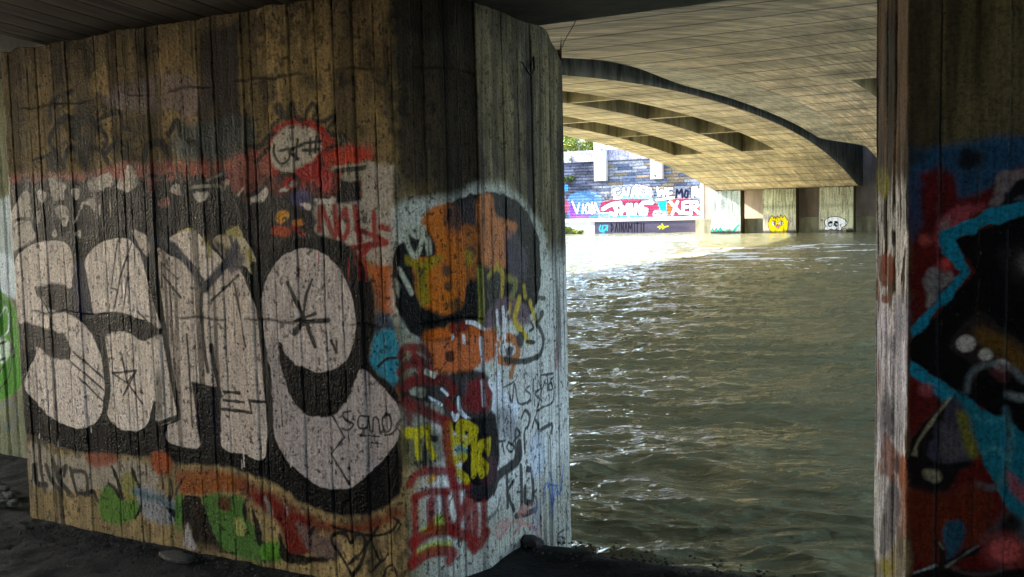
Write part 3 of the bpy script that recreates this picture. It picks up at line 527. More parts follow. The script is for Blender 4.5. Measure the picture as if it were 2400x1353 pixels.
top_shade = sstep(PZ-.28, PZ-.02, z+.25*(blot-.5)); cv.c[:] *= (1-.4*top_shade[..., None])  # shade under the deck painted along the top edge
# grooves hold dirt over everything; drips and splashes
gd = groove*(.45+.55*sstep(.35, .65, fbm(z*3, s*4, 3, 40)))
cv.c[:] *= (1-(.34+.42*sstep(.2, .8, cv.p))*gd)[..., None]; cv.p[:] *= (1-.8*gd)
drip = sstep(.58, .70, fbm(s*34, z*1.0, 4, 44))*sstep(.42, .6, fbm(s*3, z*2, 3, 46))
cv.c[:] *= (1-.7*drip[..., None])
scuff = sstep(.655, .70, fbm(s*55, z*42, 4, 48, .6)); cv.c[:] *= (1-.75*scuff[..., None])
# horizontal pour joints
for zj in (1.185, 2.30):
    jl = np.exp(-((z-zj-.012*(fbm(s*6, s*0, 3, 50)-.5)*4)/.006)**2)*sstep(.35, .5, fbm(s*5, z*0, 3, 51))*(s < sB)
    disp = disp-.005*jl; cv.c[:] *= (1-.75*jl[..., None])
M_wall = wall_mat('painted_board_concrete', 85, .006, .27, .7)
def ztop_left(s, Z):
    jag = (fbm(s*9, s*0, 4, 60)-.5)*.035; cut = np.clip((s-(sC-.27))/.27, 0, 1)
    top = PZ+jag-.10*sstep(.25, .55, cut)*cut-.05*cut**2
    return np.where(Z > PZ-.18, PZ-.18+(Z-(PZ-.18))*(top-(PZ-.18))/.18, Z)
pier = empty('bridge_pier', (-3.5, 4.0, 0))
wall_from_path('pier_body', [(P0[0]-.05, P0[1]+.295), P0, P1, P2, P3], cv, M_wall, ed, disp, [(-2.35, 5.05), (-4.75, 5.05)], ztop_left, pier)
tag(pier, 'thick board-marked concrete pier beside the camera with big silver and black bubble letters', 'bridge pier', 'concrete piers on the near bank')
# the stub of a bent tie bar near the top of the river-side face
def tube_vf(pts, r, v, f, n=7, r1=None):
    P = [Vector(p) for p in pts]; b = len(v); r1 = r if r1 is None else r1
    for i, p in enumerate(P):
        t = (P[min(i+1, len(P)-1)]-P[max(i-1, 0)]).normalized(); a = t.orthogonal().normalized(); c = t.cross(a)
        rr = r+(r1-r)*i/max(1, len(P)-1)
        for k in range(n): th = 2*math.pi*k/n; v.append(tuple(p+a*math.cos(th)*rr+c*math.sin(th)*rr))
    for i in range(len(P)-1):
        for k in range(n): f.append([b+i*n+k, b+i*n+(k+1) % n, b+(i+1)*n+(k+1) % n, b+(i+1)*n+k])
    f.append([b+k for k in range(n)][::-1]); f.append([b+(len(P)-1)*n+k for k in range(n)])
def tube(name, runs, r, mat, parent=None, origin=None, r1=None, n=7):
    v, f = [], []
    for q in runs: tube_vf(q, r, v, f, n, r1)
    return link(name, pymesh(name, v, f), mat, parent, origin, smooth=True)
M_rust = stained_mat('rusty_steel', (.05, .03, .02), sc=30)
q = [on_plane(*p, (-2.15, 0, 0), (1, 0, 0)) for p in ((1217, 145), (1223, 168), (1233, 180), (1246, 165), (1252, 133))]
tube('tie_bar', [[(a[0]+.012+.02*math.sin(i), a[1], a[2]) for i, a in enumerate(q)]], .005, M_rust, pier)

# =================================================================== near right pier
Q1 = (-.450, 3.73); Q2 = (-.297, 3.29); Q3 = (2.6, 3.29)
def map_right(px, py):
    q = on_plane(px, py, (0, 3.29, 0), (0, 1, 0))
    if q[0] >= Q2[0]: return (math.dist(Q1, Q2)+q[0]-Q2[0], q[2])
    n = (Q2[1]-Q1[1], -(Q2[0]-Q1[0]), 0); q = on_plane(px, py, (*Q1, 0), n)
    t = (q[0]-Q1[0])*(Q2[0]-Q1[0])+(q[1]-Q1[1])*(Q2[1]-Q1[1]); return (t/math.dist(Q1, Q2), q[2])
LQ = math.dist(Q1, Q2)
cr = Canvas(-.25, LQ+1.70, -.7, PZ+.12, .004); cr.map = map_right; cr.px = .00155
s, z = cr.G; ed2 = []; t = LQ-.013
while t > -.25: t -= r_.uniform(.06, .12); ed2.append(t)
t = LQ
while t < LQ+1.70: ed2.append(t); t += r_.uniform(.075, .11)
ed2 = sorted(ed2)
disp2, gr2, tone2 = board_field(cr, ed2, .010, .004, 13, .005)
blot = fbm(s*2.2, z*1.6, 5, 121); streak = fbm(s*26, z*2.2, 4, 125); spk = fbm(s*30, z*8, 4, 127)
cr.c[:] = lin('4a4229')*(.6+.5*tone2[..., None])*(.5+.95*blot[..., None])*(1-.5*sstep(.5, .7, streak)[..., None])
strip = sstep(LQ+.004, LQ-.004, s)[..., None]
F, K = cr.fill, cr.stroke
# slanted corner, tones down its height: brown boards, moss, flaking white, rust, lilac wash
br = lin('5f4d38')*(.65+.5*tone2[..., None])*(1-.55*sstep(.5, .72, streak)[..., None])
cr.c[:] = cr.c*(1-strip)+br*strip
def zz(y): return map_right(2085, y)[1]
fl = sstep(zz(395), zz(460), z+.15*(streak-.5))*sstep(.46, .53, spk*.5+streak*.5+.04*sstep(zz(640), zz(760), z)*2)
fl = fl[..., None]*strip; cr.c[:] = cr.c*(1-fl)+lin('d6d4d6')*(.65+.6*blot[..., None])*fl
dk = (sstep(zz(440), zz(470), z)*sstep(zz(700), zz(640), z)*sstep(.5, .46, spk*.5+streak*.5))[..., None]*strip
cr.c[:] = cr.c*(1-.8*dk)+lin('17130f')*.8*dk
lil = (sstep(zz(680), zz(740), z)*sstep(.38, .62, blot*.5+streak*.5))[..., None]*strip
cr.c[:] = cr.c*(1-.55*lil)+lin('9a98b8')*.55*lil
M_ = dict(paint=.3)
F(cR2([(130,0),(180,-15),(235,60),(240,110),(205,165),(160,160),(130,90)]), '7f7a20', .85, .02, **M_)
F(cR2([(150,545),(240,540),(252,600),(250,690),(210,745),(160,700)]), '6e3217', .95, .006, **M_, worn=.25); F(cR2([(135,690),(160,700),(160,800),(135,810)]), '7a4a34', .8, .01, **M_); F(cR2([(180,780),(228,770),(228,830),(185,835)]), '74402a', .9, .006, **M_)
F(cR2([(190,745),(215,740),(218,785),(198,785)]), 'a8a8b0', .9, .006, **M_); F(cR2([(255,780),(350,800),(340,1000),(300,1080),(255,950)]), '6b6d86', .5, .03, **M_)
F(cR2([(215,1050),(255,1060),(260,1160),(225,1150)]), '3f3f50', .6, .02, **M_); F(cR3([(200,200),(250,220),(270,420),(225,460)]), '4c4a54', .6, .02, **M_)
F(cR3([(250,190),(320,180),(335,350),(320,520),(280,540),(250,330)]), 'adaeb8', .75, .012, worn=.6, **M_); F(cR3([(130,30),(180,0),(205,120),(170,400),(130,420)]), '86685a', .5, .02, worn=.5, **M_)
F(cR3([(200,430),(250,520),(290,560),(335,620),(338,760),(290,780),(210,720),(150,690),(170,560)]), '7d4426', .8, .012, worn=.6, **M_); F(cR3([(250,600),(290,600),(292,690),(255,700)]), '34303a', .8, .012, **M_)
F(cR3([(300,620),(345,640),(335,1090),(280,1090),(300,900)]), '8a4a26', .8, .012, worn=.4, **M_); F(cR3([(220,780),(290,770),(298,960),(250,1150),(200,1230),(160,1180),(180,1050)]), '3a3740', .8, .02, **M_)
F(cR3([(110,1230),(180,1250),(320,1100),(330,1353),(90,1353)]), '6d6342', .8, .02, **M_); F(cR3([(185,1240),(240,1250),(240,1340),(190,1330)]), '7d7418', .7, .015, **M_)
cr.c[:] *= (1-(.05+.45*sstep(.5, .66, streak)+.3*sstep(.54, .64, spk))[..., None]*strip*.9)
# the dark painted face (fine soft spray paint)
Z_ = dict(soft=.006, rag=.002)
f0 = sstep(LQ-.004, LQ+.004, s); top = zz(330)
F(cR1([(375,985),(560,975),(760,940),(1128,890),(1700,840),(1700,1500),(375,1500)]), '1b3f5e', .95, .02, curve=False)
F(cR1([(375,1500),(375,1330),(430,1150),(560,1100),(690,1170),(700,1300),(860,1260),(960,1180),(1128,1100),(1700,1000),(1700,5000),(375,5000)]), '4c0f0f', .97, .015, curve=False)
F(cR1([(690,1100),(700,1000),(760,980),(850,1020),(850,1080),(790,1150),(780,1250),(730,1250),(720,1150)]), '101114', .9, .012); F(cR1([(375,990),(470,1000),(480,1060),(375,1090)]), '15161a', .7, .02)
F(cR2([(365,0),(420,40),(430,300),(400,420),(365,420)]), '183757', .8, .015); F(cR2([(655,0),(900,0),(900,80),(740,150),(680,160)]), '1b3f5e', .8, .015)
F(cR2([(880,230),(890,150),(930,30),(1040,0),(1150,0),(1150,90),(1030,110),(960,210)]), '6d6366', .9, .008); F(cR2([(940,230),(990,110),(1080,60),(1200,60),(1200,260)]), '100f14', 1, .006); F(cR2([(1000,190),(1080,150),(1082,190)]), '4a565e', .9, .008)
F(cR2([(530,380),(560,300),(640,225),(740,200),(830,240),(700,330),(600,400),(540,520)]), '8d3c45', .9, .012); F(cR2([(560,330),(620,290),(600,360),(560,400)]), '6f6a6a', .7, .012)
F(cR2([(450,680),(500,620),(600,640),(640,700),(560,800),(470,870)]), '726f70', .9, .01); F(cR2([(540,780),(620,700),(650,760),(560,850)]), '121015', .9, .01)
for x, y, r, c in ((452, 440, 30, '96403a'), (580, 595, 42, '7a1d20'), (578, 590, 24, 'b53d3a')): K(cR2([(x, y), (x+3, y+2)]), r*2/2.705, c, .85, .014)
BLK = '060608'
F(cR2([(362,1070),(560,870),(760,645),(640,440),(850,350),(1082,265),(1900,60),(1900,2300),(1082,1700),(640,1400),(362,1210)]), BLK, 1, .005, curve=False)
TL = '12718c'
F(cR2([(362,990),(500,850),(680,640),(555,520),(555,395),(700,320),(900,225),(1082,185),(1900,-40),(1900,60),(1082,270),(850,350),(640,440),(762,645),(560,870),(362,1085)]), TL, 1, .004, curve=False)
F(cR3([(355,0),(400,0),(640,160),(1082,430),(1900,900),(1900,1500),(1082,1150),(800,560),(640,380),(500,150),(362,70)]), '0f5f70', .97, .006, curve=False)
F(cR2([(362,1200),(450,1260),(640,1400),(640,1500),(362,1290)]), TL, 1, .004, curve=False)
# detail in the black panel
F(cR2([(585,1110),(700,960),(790,880),(950,1010),(1300,1260),(1300,1500),(1080,1310),(930,1240),(850,1260),(700,1180)]), '241c1c', .9, .01, curve=False); F(cR2([(760,1000),(860,1010),(1150,1200),(1100,1290),(850,1130)]), '5b3f14', .85, .02)
for x, y, r in ((712, 1097, 46), (838, 1165, 34), (941, 1238, 34)): K(cR2([(x, y), (x+2, y+1)]), r*2/2.705, 'a7a39b', .95, .006)
F(cR2([(1050,560),(1090,530),(1200,540),(1200,680),(1090,640)]), '6d6a68', .8, .02); F(cR2([(930,540),(1060,480),(1060,700),(990,640)]), '1c1a1a', .7, .03)
K(cR3([(720,170),(740,80),(800,20),(900,0),(1000,30),(1082,110)]), 11, '5c666b', .75, .01); F(cR3([(860,40),(970,20),(970,110),(900,80)]), '4c2024', .8, .012)
K(cR3([(990,200),(1040,215),(1082,215)]), 16, '6d7678', .85, .01); K(cR3([(965,290),(990,420),(985,600),(930,760),(850,790),(800,770)]), 11, '40676c', .7, .012)
# shapes in the teal field
F(cR3([(362,100),(430,150),(500,260),(460,360),(400,470),(362,480)]), '4c0f0f', .9, .01); K(cR3([(460,165),(462,168)]), 28, '8a3d42', .85, .012)
F(cR3([(362,480),(620,210),(660,230),(700,420),(760,600),(700,640),(640,770),(560,860),(440,820),(345,760)]), '0d0c0f', .97, .008)
F(cR3([(620,230),(690,250),(740,400),(790,560),(700,620),(600,640),(500,600),(465,540),(540,400)]), '373340', .95, .01); F(cR3([(660,300),(720,330),(790,560),(740,580),(680,450)]), '6b6a14', .8, .014); F(cR3([(560,420),(640,400),(700,540),(640,600),(560,570)]), '4b4648', .7, .02)
K(cR3([(375,575),(420,480),(500,360),(615,215)]), 6, '8b8268', .85, .005); F(cR3([(375,575),(400,530),(420,560),(400,590)]), '8b8268', .9, .006)
K(cR3([(440,520),(430,580),(500,640),(600,655),(720,640)]), 14, BLK, 1, .006)
F(cR3([(455,690),(520,670),(550,700),(540,750),(490,740)]), '857d66', .9, .01)
F(cR3([(345,800),(470,820),(640,800),(760,760),(880,830),(860,960),(830,1100),(760,1150),(640,1170),(560,1130),(500,1250),(400,1200),(345,1000)]), '4e1c0c', .95, .02)
F(cR3([(580,1180),(570,1060),(600,1000),(660,985),(710,1010),(720,1080),(680,1160),(600,1270)]), '1a4254', .95, .01)
K(cR3([(780,330),(850,360),(960,340)]), 10, '2a7d8a', .6, .012); K(cR3([(830,560),(900,530),(970,600)]), 9, '3c7f88', .6, .01)
F(cR3([(980,680),(1082,780),(1200,900),(1200,1000),(1060,860),(990,760)]), '86343c', .85, .012)
F(cR3([(830,1100),(980,930),(1082,1000),(1200,1100),(1082,1130),(900,1140)]), '3a3436', .85, .02); F(cR3([(920,1040),(1000,940),(1060,1020),(980,1090)]), '0b0b0d', .9, .012)
K(cR3([(960,1190),(963,1192)]), 82, '6d2626', .8, .02); K(cR3([(963,1185),(966,1187)]), 50, 'a84a44', .9, .012)
F(cR3([(380,1320),(540,1270),(700,1180),(830,1150),(780,1210),(600,1290),(800,1310),(1082,1300),(1200,1500),(330,1500)]), '0a0a0c', .97, .008)
K(cR3([(535,1140),(560,1160),(570,1290)]), 14, '0a0a0c', .97, .006); K(cR3([(385,1325),(520,1280)]), 4, '8c9490', .8, .004); K(cR3([(545,1135),(570,1170)]), 4, '7c7468', .7, .006); K(cR3([(590,1285),(680,1225),(790,1155)]), 3, '70706a', .7, .005)
K(cR3([(640,1300),(720,1330),(860,1330),(1000,1290)]), 4, '5c4844', .6, .01)
f1 = f0[..., None] if f0.ndim == 2 else f0
cr.c[:] *= (1-(.55-.25*sstep(zz(380), zz(300), z))[..., None]*f1)  # front face colours scaled down to stand for the dim light on it
gd = gr2*(.4+.6*sstep(.35, .65, fbm(z*3, s*4, 3, 140)))*(1-.6*f0); cr.c[:] *= (1-.85*gd[..., None]); cr.p[:] *= (1-.8*gd)
disp2 = disp2*(1-.5*f0)
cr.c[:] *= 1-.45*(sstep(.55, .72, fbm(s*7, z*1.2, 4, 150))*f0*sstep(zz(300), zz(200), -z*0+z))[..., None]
pr = empty('bridge_pier', (1.1, 4.0, 0))
M_wallr = wall_mat('spray_painted_board_concrete', 85, .004, .45, .75, wetmax=.3)
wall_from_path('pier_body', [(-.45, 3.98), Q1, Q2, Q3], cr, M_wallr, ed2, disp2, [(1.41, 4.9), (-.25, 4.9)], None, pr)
boxes('pier_core', [(1.405, 2.6, 3.292, 4.9, -.7, PZ+.11)], stained_mat('dark_concrete', (.1, .09, .06)), pr)
tag(pr, 'dark pier at the right edge with teal and black spray paint and a flaking corner', 'bridge pier', 'concrete piers on the near bank')

# =================================================================== ground on the near side
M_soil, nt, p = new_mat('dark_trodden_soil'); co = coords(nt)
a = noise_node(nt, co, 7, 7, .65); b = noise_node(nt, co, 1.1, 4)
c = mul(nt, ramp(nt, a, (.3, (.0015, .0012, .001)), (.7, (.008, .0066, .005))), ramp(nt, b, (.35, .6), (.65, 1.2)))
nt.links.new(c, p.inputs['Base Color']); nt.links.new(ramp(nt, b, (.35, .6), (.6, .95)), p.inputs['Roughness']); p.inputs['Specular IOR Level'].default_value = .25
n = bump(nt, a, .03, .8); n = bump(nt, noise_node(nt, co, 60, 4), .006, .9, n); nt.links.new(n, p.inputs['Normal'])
gx = np.arange(-9, 3.01, .025); gy = np.arange(-1, 5.6, .025); X, Y = np.meshgrid(gx, gy)
edge = 4.10+.5*sstep(-2.35, -2.75, X)+.10*(fbm(X*3, X*0, 4, 70)-.5)
Zg = .03*(fbm(X*1.5, Y*1.5, 4, 71)-.5)+.02*(fbm(X*9, Y*9, 3, 72)-.5)
Zg = Zg+.035*np.exp(-((Y-edge+.1)/.12)**2)*sstep(-2.3, -1.9, X)*(.4+fbm(X*7, Y*7, 3, 73))
Zg = np.where(Y > edge, Zg-.75*sstep(0, .32, Y-edge)-.03*fbm(X*14, Y*14, 3, 74), Zg)
near = np.minimum(sstep(.12, .0, np.abs(Y-3.29))*sstep(-2.2, -2.4, X), 1)
Zg = Zg-.01+near*.012
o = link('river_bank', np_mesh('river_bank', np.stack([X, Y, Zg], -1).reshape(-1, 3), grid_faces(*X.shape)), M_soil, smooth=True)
tag(o, kind='structure')
M_gnd = stained_mat('unseen_pale_ground', (.34, .31, .25), (1, 1, 1), .6, 1.1, .8, .9)  # pale ground out of view, there to bounce sunlight under the bridge
v, f = [], []
for x0, x1, y0, y1 in ((-9, 3, -1, 4.2),):
    pass
def sheet(name, rects, mat, z, kind='structure'):
    v, f = [], []
    for x0, x1, y0, y1 in rects:
        b = len(v); v += [(x0, y0, z), (x1, y0, z), (x1, y1, z), (x0, y1, z)]; f.append([b, b+1, b+2, b+3])
    o = link(name, pymesh(name, v, f), mat); tag(o, kind=kind); return o
sheet('ground', [(-400, 300, -400, -1), (-400, -9, -1, 4.6), (3, 300, -1, 4.6)], M_gnd, -.03)

# =================================================================== water
M_wat, nt, p = new_mat('green_river_water'); co = coords(nt)
fo = nd(nt, 'ShaderNodeAttribute', attribute_name='Paint')
b1 = noise_node(nt, co, .25, 4)
c = mul(nt, ramp(nt, b1, (.35, (.145, .155, .09)), (.65, (.185, .18, .105))), (1, 1, 1))
fsep = ramp(nt, mathn(nt, 'ADD', fo.outputs['Fac'], mathn(nt, 'MULTIPLY', mathn(nt, 'SUBTRACT', noise_node(nt, co, 7, 5, .7, (1, 2, 1)), .5), 1.3)), (.62, 0), (.72, 1))
mx = nd(nt, 'ShaderNodeMix', data_type='RGBA'); nt.links.new(fsep, mx.inputs[0]); nt.links.new(c, mx.inputs[6]); mx.inputs[7].default_value = (.75, .78, .8, 1)
nt.links.new(mx.outputs[2], p.inputs['Base Color'])
nt.links.new(ramp(nt, fsep, (0, .05), (1, .6)), p.inputs['Roughness']); p.inputs['IOR'].default_value = 1.333
rot = nd(nt, 'ShaderNodeMapping'); rot.inputs['Rotation'].default_value = (0, 0, -math.radians(24)); nt.links.new(co, rot.inputs[0]); rc_ = rot.outputs[0]
rg_ = noise_node(nt, rc_, 2.6, 3, .55, (.36, 1, 1)); rg_ = mathn(nt, 'SUBTRACT', 1.0, mathn(nt, 'ABSOLUTE', mathn(nt, 'SUBTRACT', mathn(nt, 'MULTIPLY', rg_, 3.0), 1.5))); rg_ = mathn(nt, 'POWER', mathn(nt, 'MAXIMUM', rg_, 0.0), 2.0)
n = bump(nt, rg_, .045, .6); n = bump(nt, noise_node(nt, rc_, 2.0, 4, .6, (.38, 1, 1)), .07, .75, n); n = bump(nt, noise_node(nt, rc_, 8, 4, .65, (.5, 1, 1)), .05, .85, n)
nt.links.new(n, p.inputs['Normal'])
WL = -.35
ys = [3.6]
while ys[-1] < 96: ys.append(ys[-1]*1.0052)
xs = [3.0]; d_ = .02
while xs[-1] > -62: xs.append(xs[-1]-d_); d_ = max(.02, .02+.0058*max(0, -xs[-1]-2.0))
xs += [-80, -110, -160, -260, -400]; xs = [60, 30, 12, 6]+xs
xs = np.array(xs[::-1]); ys = np.array(ys); X, Y = np.meshgrid(xs, ys)
sp_ = np.maximum(np.gradient(xs)[None, :], np.gradient(ys)[:, None]*.8)
ca, sa = math.cos(math.radians(24)), math.sin(math.radians(24)); U = X*ca+Y*sa; V_ = -X*sa+Y*ca
U = U+.5*(fbm(X*.5, Y*.5, 3, 80)-.5); V_ = V_+.6*(fbm(X*.4, Y*.4, 3, 81)-.5)*2
Zw = np.zeros_like(X)
for lam, amp, an, rg, sd in ((3.6, .040, .4, 0, 90), (1.7, .030, .34, 1, 91), (.85, .021, .32, 1, 92), (.40, .0115, .34, 1, 93), (.17, .0048, .45, 1, 94), (.085, .0022, .8, 0, 95)):
    th = .55*(fbm(X*.45/lam**.5, Y*.45/lam**.5, 2, sd+20)-.5)*2; wu = U*np.cos(th)+V_*np.sin(th)*.0; wv = V_+lam*.75*(fbm(X/lam*.6, Y/lam*.6, 2, sd+30)-.5)*2+.25*lam*th
    nn = vnoise(wu*an/lam*1.6, wv/lam*1.6, sd)*.6+vnoise(wu*an/lam*3.3+7, wv/lam*3.3, sd+1)*.4
    h = (np.clip(1-np.abs(2*nn-1), 0, 1)**2.2*2-.9) if rg else (nn*2-1)
    Zw += amp*h*sstep(.55, .25, sp_/lam)
foam = sstep(.48, .64, fbm(U*.35, V_*1.6, 4, 96))*np.exp(-((Y-46-.6*(X+9))/13)**2)*sstep(-19, -12, X)
foam += .8*sstep(.6, .72, fbm(U*1.2, V_*4, 4, 97))*np.exp(-((Y-33)/5)**2)*sstep(-14, -8, X)
foam = np.clip(foam*1.3, 0, 1)*.9*sstep(-.02, .05, Zw+.02)+.18*sstep(.66, .75, fbm(U*3, V_*7, 4, 98))
o = link('river_water', np_mesh('river_water', np.stack([X, Y, Zw+WL], -1).reshape(-1, 3), grid_faces(*X.shape), None, foam.ravel()), M_wat, smooth=True)
tag(o, kind='structure')

# =================================================================== the bridge
def za(y):
    if y < 43: return 6.25-3.50*(min(1, (43-y)/38.5))**2.2
    return 6.25-2.83*(min(1, (y-43)/37))**2.2
TOP = 8.3
M_sof = soffit_mat('board_marked_soffit', (.80, .62, .43), bw=.2, joint=3.4, dark=.65, pale_streaks=.45)
M_sof2 = soffit_mat('board_marked_far_soffit', (.68, .53, .35), bw=.22, joint=3.1, dark=.5, pale_streaks=.3)
M_rough = soffit_mat('rough_streaked_soffit', (.58, .49, .37), bw=.35, joint=.75, dark=.4, pale_streaks=1.0)  # strong pale streaks paint in the bright highlights on this strip
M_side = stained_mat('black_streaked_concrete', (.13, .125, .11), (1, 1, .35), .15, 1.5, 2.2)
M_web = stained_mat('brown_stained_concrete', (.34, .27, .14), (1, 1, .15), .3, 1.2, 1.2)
M_dark = stained_mat('shade_dark_concrete', (.13, .12, .10), (1, 1, 1), .4, 1.3, 1.5)  # dark colour holds the crossbeam's shade and keeps the added wall dim
def arch_block(name, x0, x1, y0, y1, parent, mats, lift=0.0, top=TOP, step=.6, taper=None):
    """solid between x0 and x1 whose underside follows the arch; sides get the second material"""
    ny = max(1, int(round((y1-y0)/step))); Ys = [y0+(y1-y0)*i/ny for i in range(ny+1)]
    v, f, mi = [], [], []
    for y in Ys: xl = x0+(x1-x0-.01)*taper(y) if taper else x0; v += [(xl, y, za(y)+lift), (x1, y, za(y)+lift), (x1, y, top), (xl, y, top)]
    for i in range(ny):
        a = 4*i; b = a+4
        f += [[a, b, b+1, a+1], [a+1, b+1, b+2, a+2], [a+2, b+2, b+3, a+3], [a+3, b+3, b, a]]; mi += [0, 1, 1, 1]
    f += [[0, 1, 2, 3], [4*ny+3, 4*ny+2, 4*ny+1, 4*ny]]; mi += [1, 1]
    me = pymesh(name, v, f)
    for m in mats: me.materials.append(m)
    me.polygons.foreach_set('material_index', mi)
    return link(name, me, None, parent)
far = empty('bridge_span', (-17, 43, 0))
gs = ((-22.8, -20.62), (-18.5, -15.92), (-13.72, -11.0))
for k, (x0, x1) in enumerate(gs):
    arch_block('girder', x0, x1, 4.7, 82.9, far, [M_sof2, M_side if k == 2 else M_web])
for x0, x1, ya, ribs in ((-20.62, -18.5, 26, (35, 43.6, 52.2)), (-15.92, -13.72, 26, (35, 44.4, 53.1))):
    e = .003
    arch_block('haunch_slab', x0+e, x1-e, 4.7, ya, far, [M_sof2, M_web], .006); arch_block('haunch_slab', x0+e, x1-e, 62.6, 82.9, far, [M_sof2, M_web], .006)
    for yr in ribs: arch_block('cross_rib', x0+e, x1-e, yr-.15, yr+.15, far, [M_sof2, M_web], .012, step=.3)
boxes('deck_slab', [(-23.6, -10.9, 4.745, 82.9, TOP+.004, TOP+.5)], M_side, far)
# ledge along the stained side that shows through the gap
v, f = [], []
Ys = np.arange(8, 60, .8)
for y in Ys:
    z_ = za(y)+.52
    v += [(-10.997, y, z_), (-10.86, y, z_), (-10.86, y, z_+.16), (-10.997, y, z_+.22)]
for i in range(len(Ys)-1):
    a = 4*i; f += [[a, a+4, a+5, a+1], [a+1, a+5, a+6, a+2], [a+2, a+6, a+7, a+3]]
link('side_ledge', pymesh('side_ledge', v, f), M_side, far)
tag(far, 'far concrete arch deck with rows of open slots, resting on the owl and skull piers', 'bridge span')
nearb = empty('bridge_span', (-2, 43, 0))
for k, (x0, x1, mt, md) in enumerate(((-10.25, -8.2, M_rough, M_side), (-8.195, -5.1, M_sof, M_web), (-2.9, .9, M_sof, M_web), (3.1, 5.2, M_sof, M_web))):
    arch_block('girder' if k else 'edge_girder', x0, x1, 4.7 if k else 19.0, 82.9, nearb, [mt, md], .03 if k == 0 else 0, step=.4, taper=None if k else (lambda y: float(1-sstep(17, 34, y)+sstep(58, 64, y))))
for x0, x1 in ((-5.1, -2.9), (.9, 3.1)):
    e = .003
    arch_block('haunch_slab', x0+e, x1-e, 4.7, 35.2, nearb, [M_sof, M_web], .004, step=.4); arch_block('haunch_slab', x0+e, x1-e, 62.6, 82.9, nearb, [M_sof, M_web], .004)
    for yr in (43.8, 52.8): arch_block('cross_rib', x0+e, x1-e, yr-.15, yr+.15, nearb, [M_sof, M_web], .012, step=.3)
boxes('deck_slab', [(-10.45, 5.3, 4.745, 82.9, TOP+.004, TOP+.5)], M_side, nearb)
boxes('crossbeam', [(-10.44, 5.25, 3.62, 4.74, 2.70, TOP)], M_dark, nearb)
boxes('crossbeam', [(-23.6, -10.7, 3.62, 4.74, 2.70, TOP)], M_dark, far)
tag(nearb, 'near concrete arch deck overhead, its board-marked underside sweeping across the river', 'bridge span')
# the short span over the bank
land = empty('bridge_span', (-2, -1, 0))
M_land = soffit_mat('board_marked_land_soffit', (.10, .076, .05), bw=.17, joint=9.0, dark=.95, pale_streaks=.1, jo=2)
LY = -7.0
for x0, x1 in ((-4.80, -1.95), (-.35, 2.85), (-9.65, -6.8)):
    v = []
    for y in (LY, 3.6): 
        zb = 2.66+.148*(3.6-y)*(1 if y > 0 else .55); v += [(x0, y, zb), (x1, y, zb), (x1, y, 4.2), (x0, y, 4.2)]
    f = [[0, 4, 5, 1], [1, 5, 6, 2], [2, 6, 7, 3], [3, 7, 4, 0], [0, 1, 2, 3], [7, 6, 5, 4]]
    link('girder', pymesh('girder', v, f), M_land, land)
boxes('deck_slab', [(-17.0, 5.5, LY, 3.619, 4.21, 4.7)], stained_mat('blue_grey_slab', (.22, .24, .28), (1, 1, 1), .3, 1.2, 1.5), land)  # runs on out of view, back and left, to keep sun off the floor
tag(land, 'low concrete span over the bank, its sloping boarded girder resting on the graffiti pier', 'bridge span')

# unseen wall added behind the camera to cut the light from there
e = boxes('added_back_wall', [(-13.0, 9.0, -7.6, -7.0, -.5, 5.5)], M_dark, None, (0, -7.3, 0)); tag(e, 'unseen wall added behind the camera to cut light on the graffiti pier', 'wall')
# =================================================================== far river piers
def plain_pier(x0, x1, y0, y1, zb, zt, cvs, parent, mat, side):
    """painted front grid + plain returns in one mesh"""
    Xg, Zg_ = cvs.G; r = np.random.default_rng(int(abs(x0)*10))
    bd = .012*(fbm(Xg*7, Zg_*.4, 3, 200)-.5)
    V = np.stack([Xg, y0-bd, Zg_], -1).reshape(-1, 3); nr, nc = Xg.shape; F_ = grid_faces(nr, nc); b = len(V)
    ex = [(x0, y0, zb), (x1, y0, zb), (x1, y1, zb), (x0, y1, zb), (x0, y0, zt), (x1, y0, zt), (x1, y1, zt), (x0, y1, zt)]
    ef = [[b+i for i in q] for q in ((1, 2, 6, 5), (2, 3, 7, 6), (3, 0, 4, 7), (4, 5, 6, 7))]
    cols = np.vstack([cvs.c.reshape(-1, 3), np.tile(lin(side), (8, 1))]); pt = np.r_[cvs.p.ravel(), np.zeros(8)]
    return link('pier_body', np_mesh('pier_body', np.vstack([V, ex]), np.vstack([F_, ef]), cols, pt), mat, parent)
M_fwall = wall_mat('painted_far_concrete', 14, .004, .45, .8, (9, 9, .6))
far_p = [(-23.10, -20.50), (-18.60, -15.90), (-14.00, -11.34), (-9.25, -6.55)]
FT = 3.37; fcv = []
M_pad = stained_mat('bearing_rubber', (.03, .03, .03)); M_ltpad = stained_mat('bearing_plate', (.6, .58, .5))
for i, (x0, x1) in enumerate(far_p):
    q = Canvas(x0, x1, -.9, FT, .022); q.map = lambda a, b: (lambda w: (w[0], w[2]))(on_plane(a, b, (0, 80, 0), (0, 1, 0))); q.px = .0385; q.k = 3.5
    s, z = q.G; st = fbm(s*9+i*5, z*.5, 4, 210+i); bl = fbm(s*.8+i*3, z*.9, 4, 220+i)
    base = lin(['a9b4b0', 'a5a68a', 'a6a68e', '8c8c76'][i])*(.7+.6*bl[..., None])
    q.c[:] = base*(1-.42*(sstep(.48, .68, st)*sstep(.6, 2.6, z))[..., None])*(1-.5*sstep(.1, -.3, z)[..., None]*1)
    q.c[:] *= (1-.35*np.exp(-((z-1.9)/.2)**2)*sstep(.4, .6, bl))[..., None]
    fcv.append(q)
F, K = fcv[0].fill, fcv[0].stroke; T = dict(rag=.001)
OL = dict(soft=.004, rag=.002)
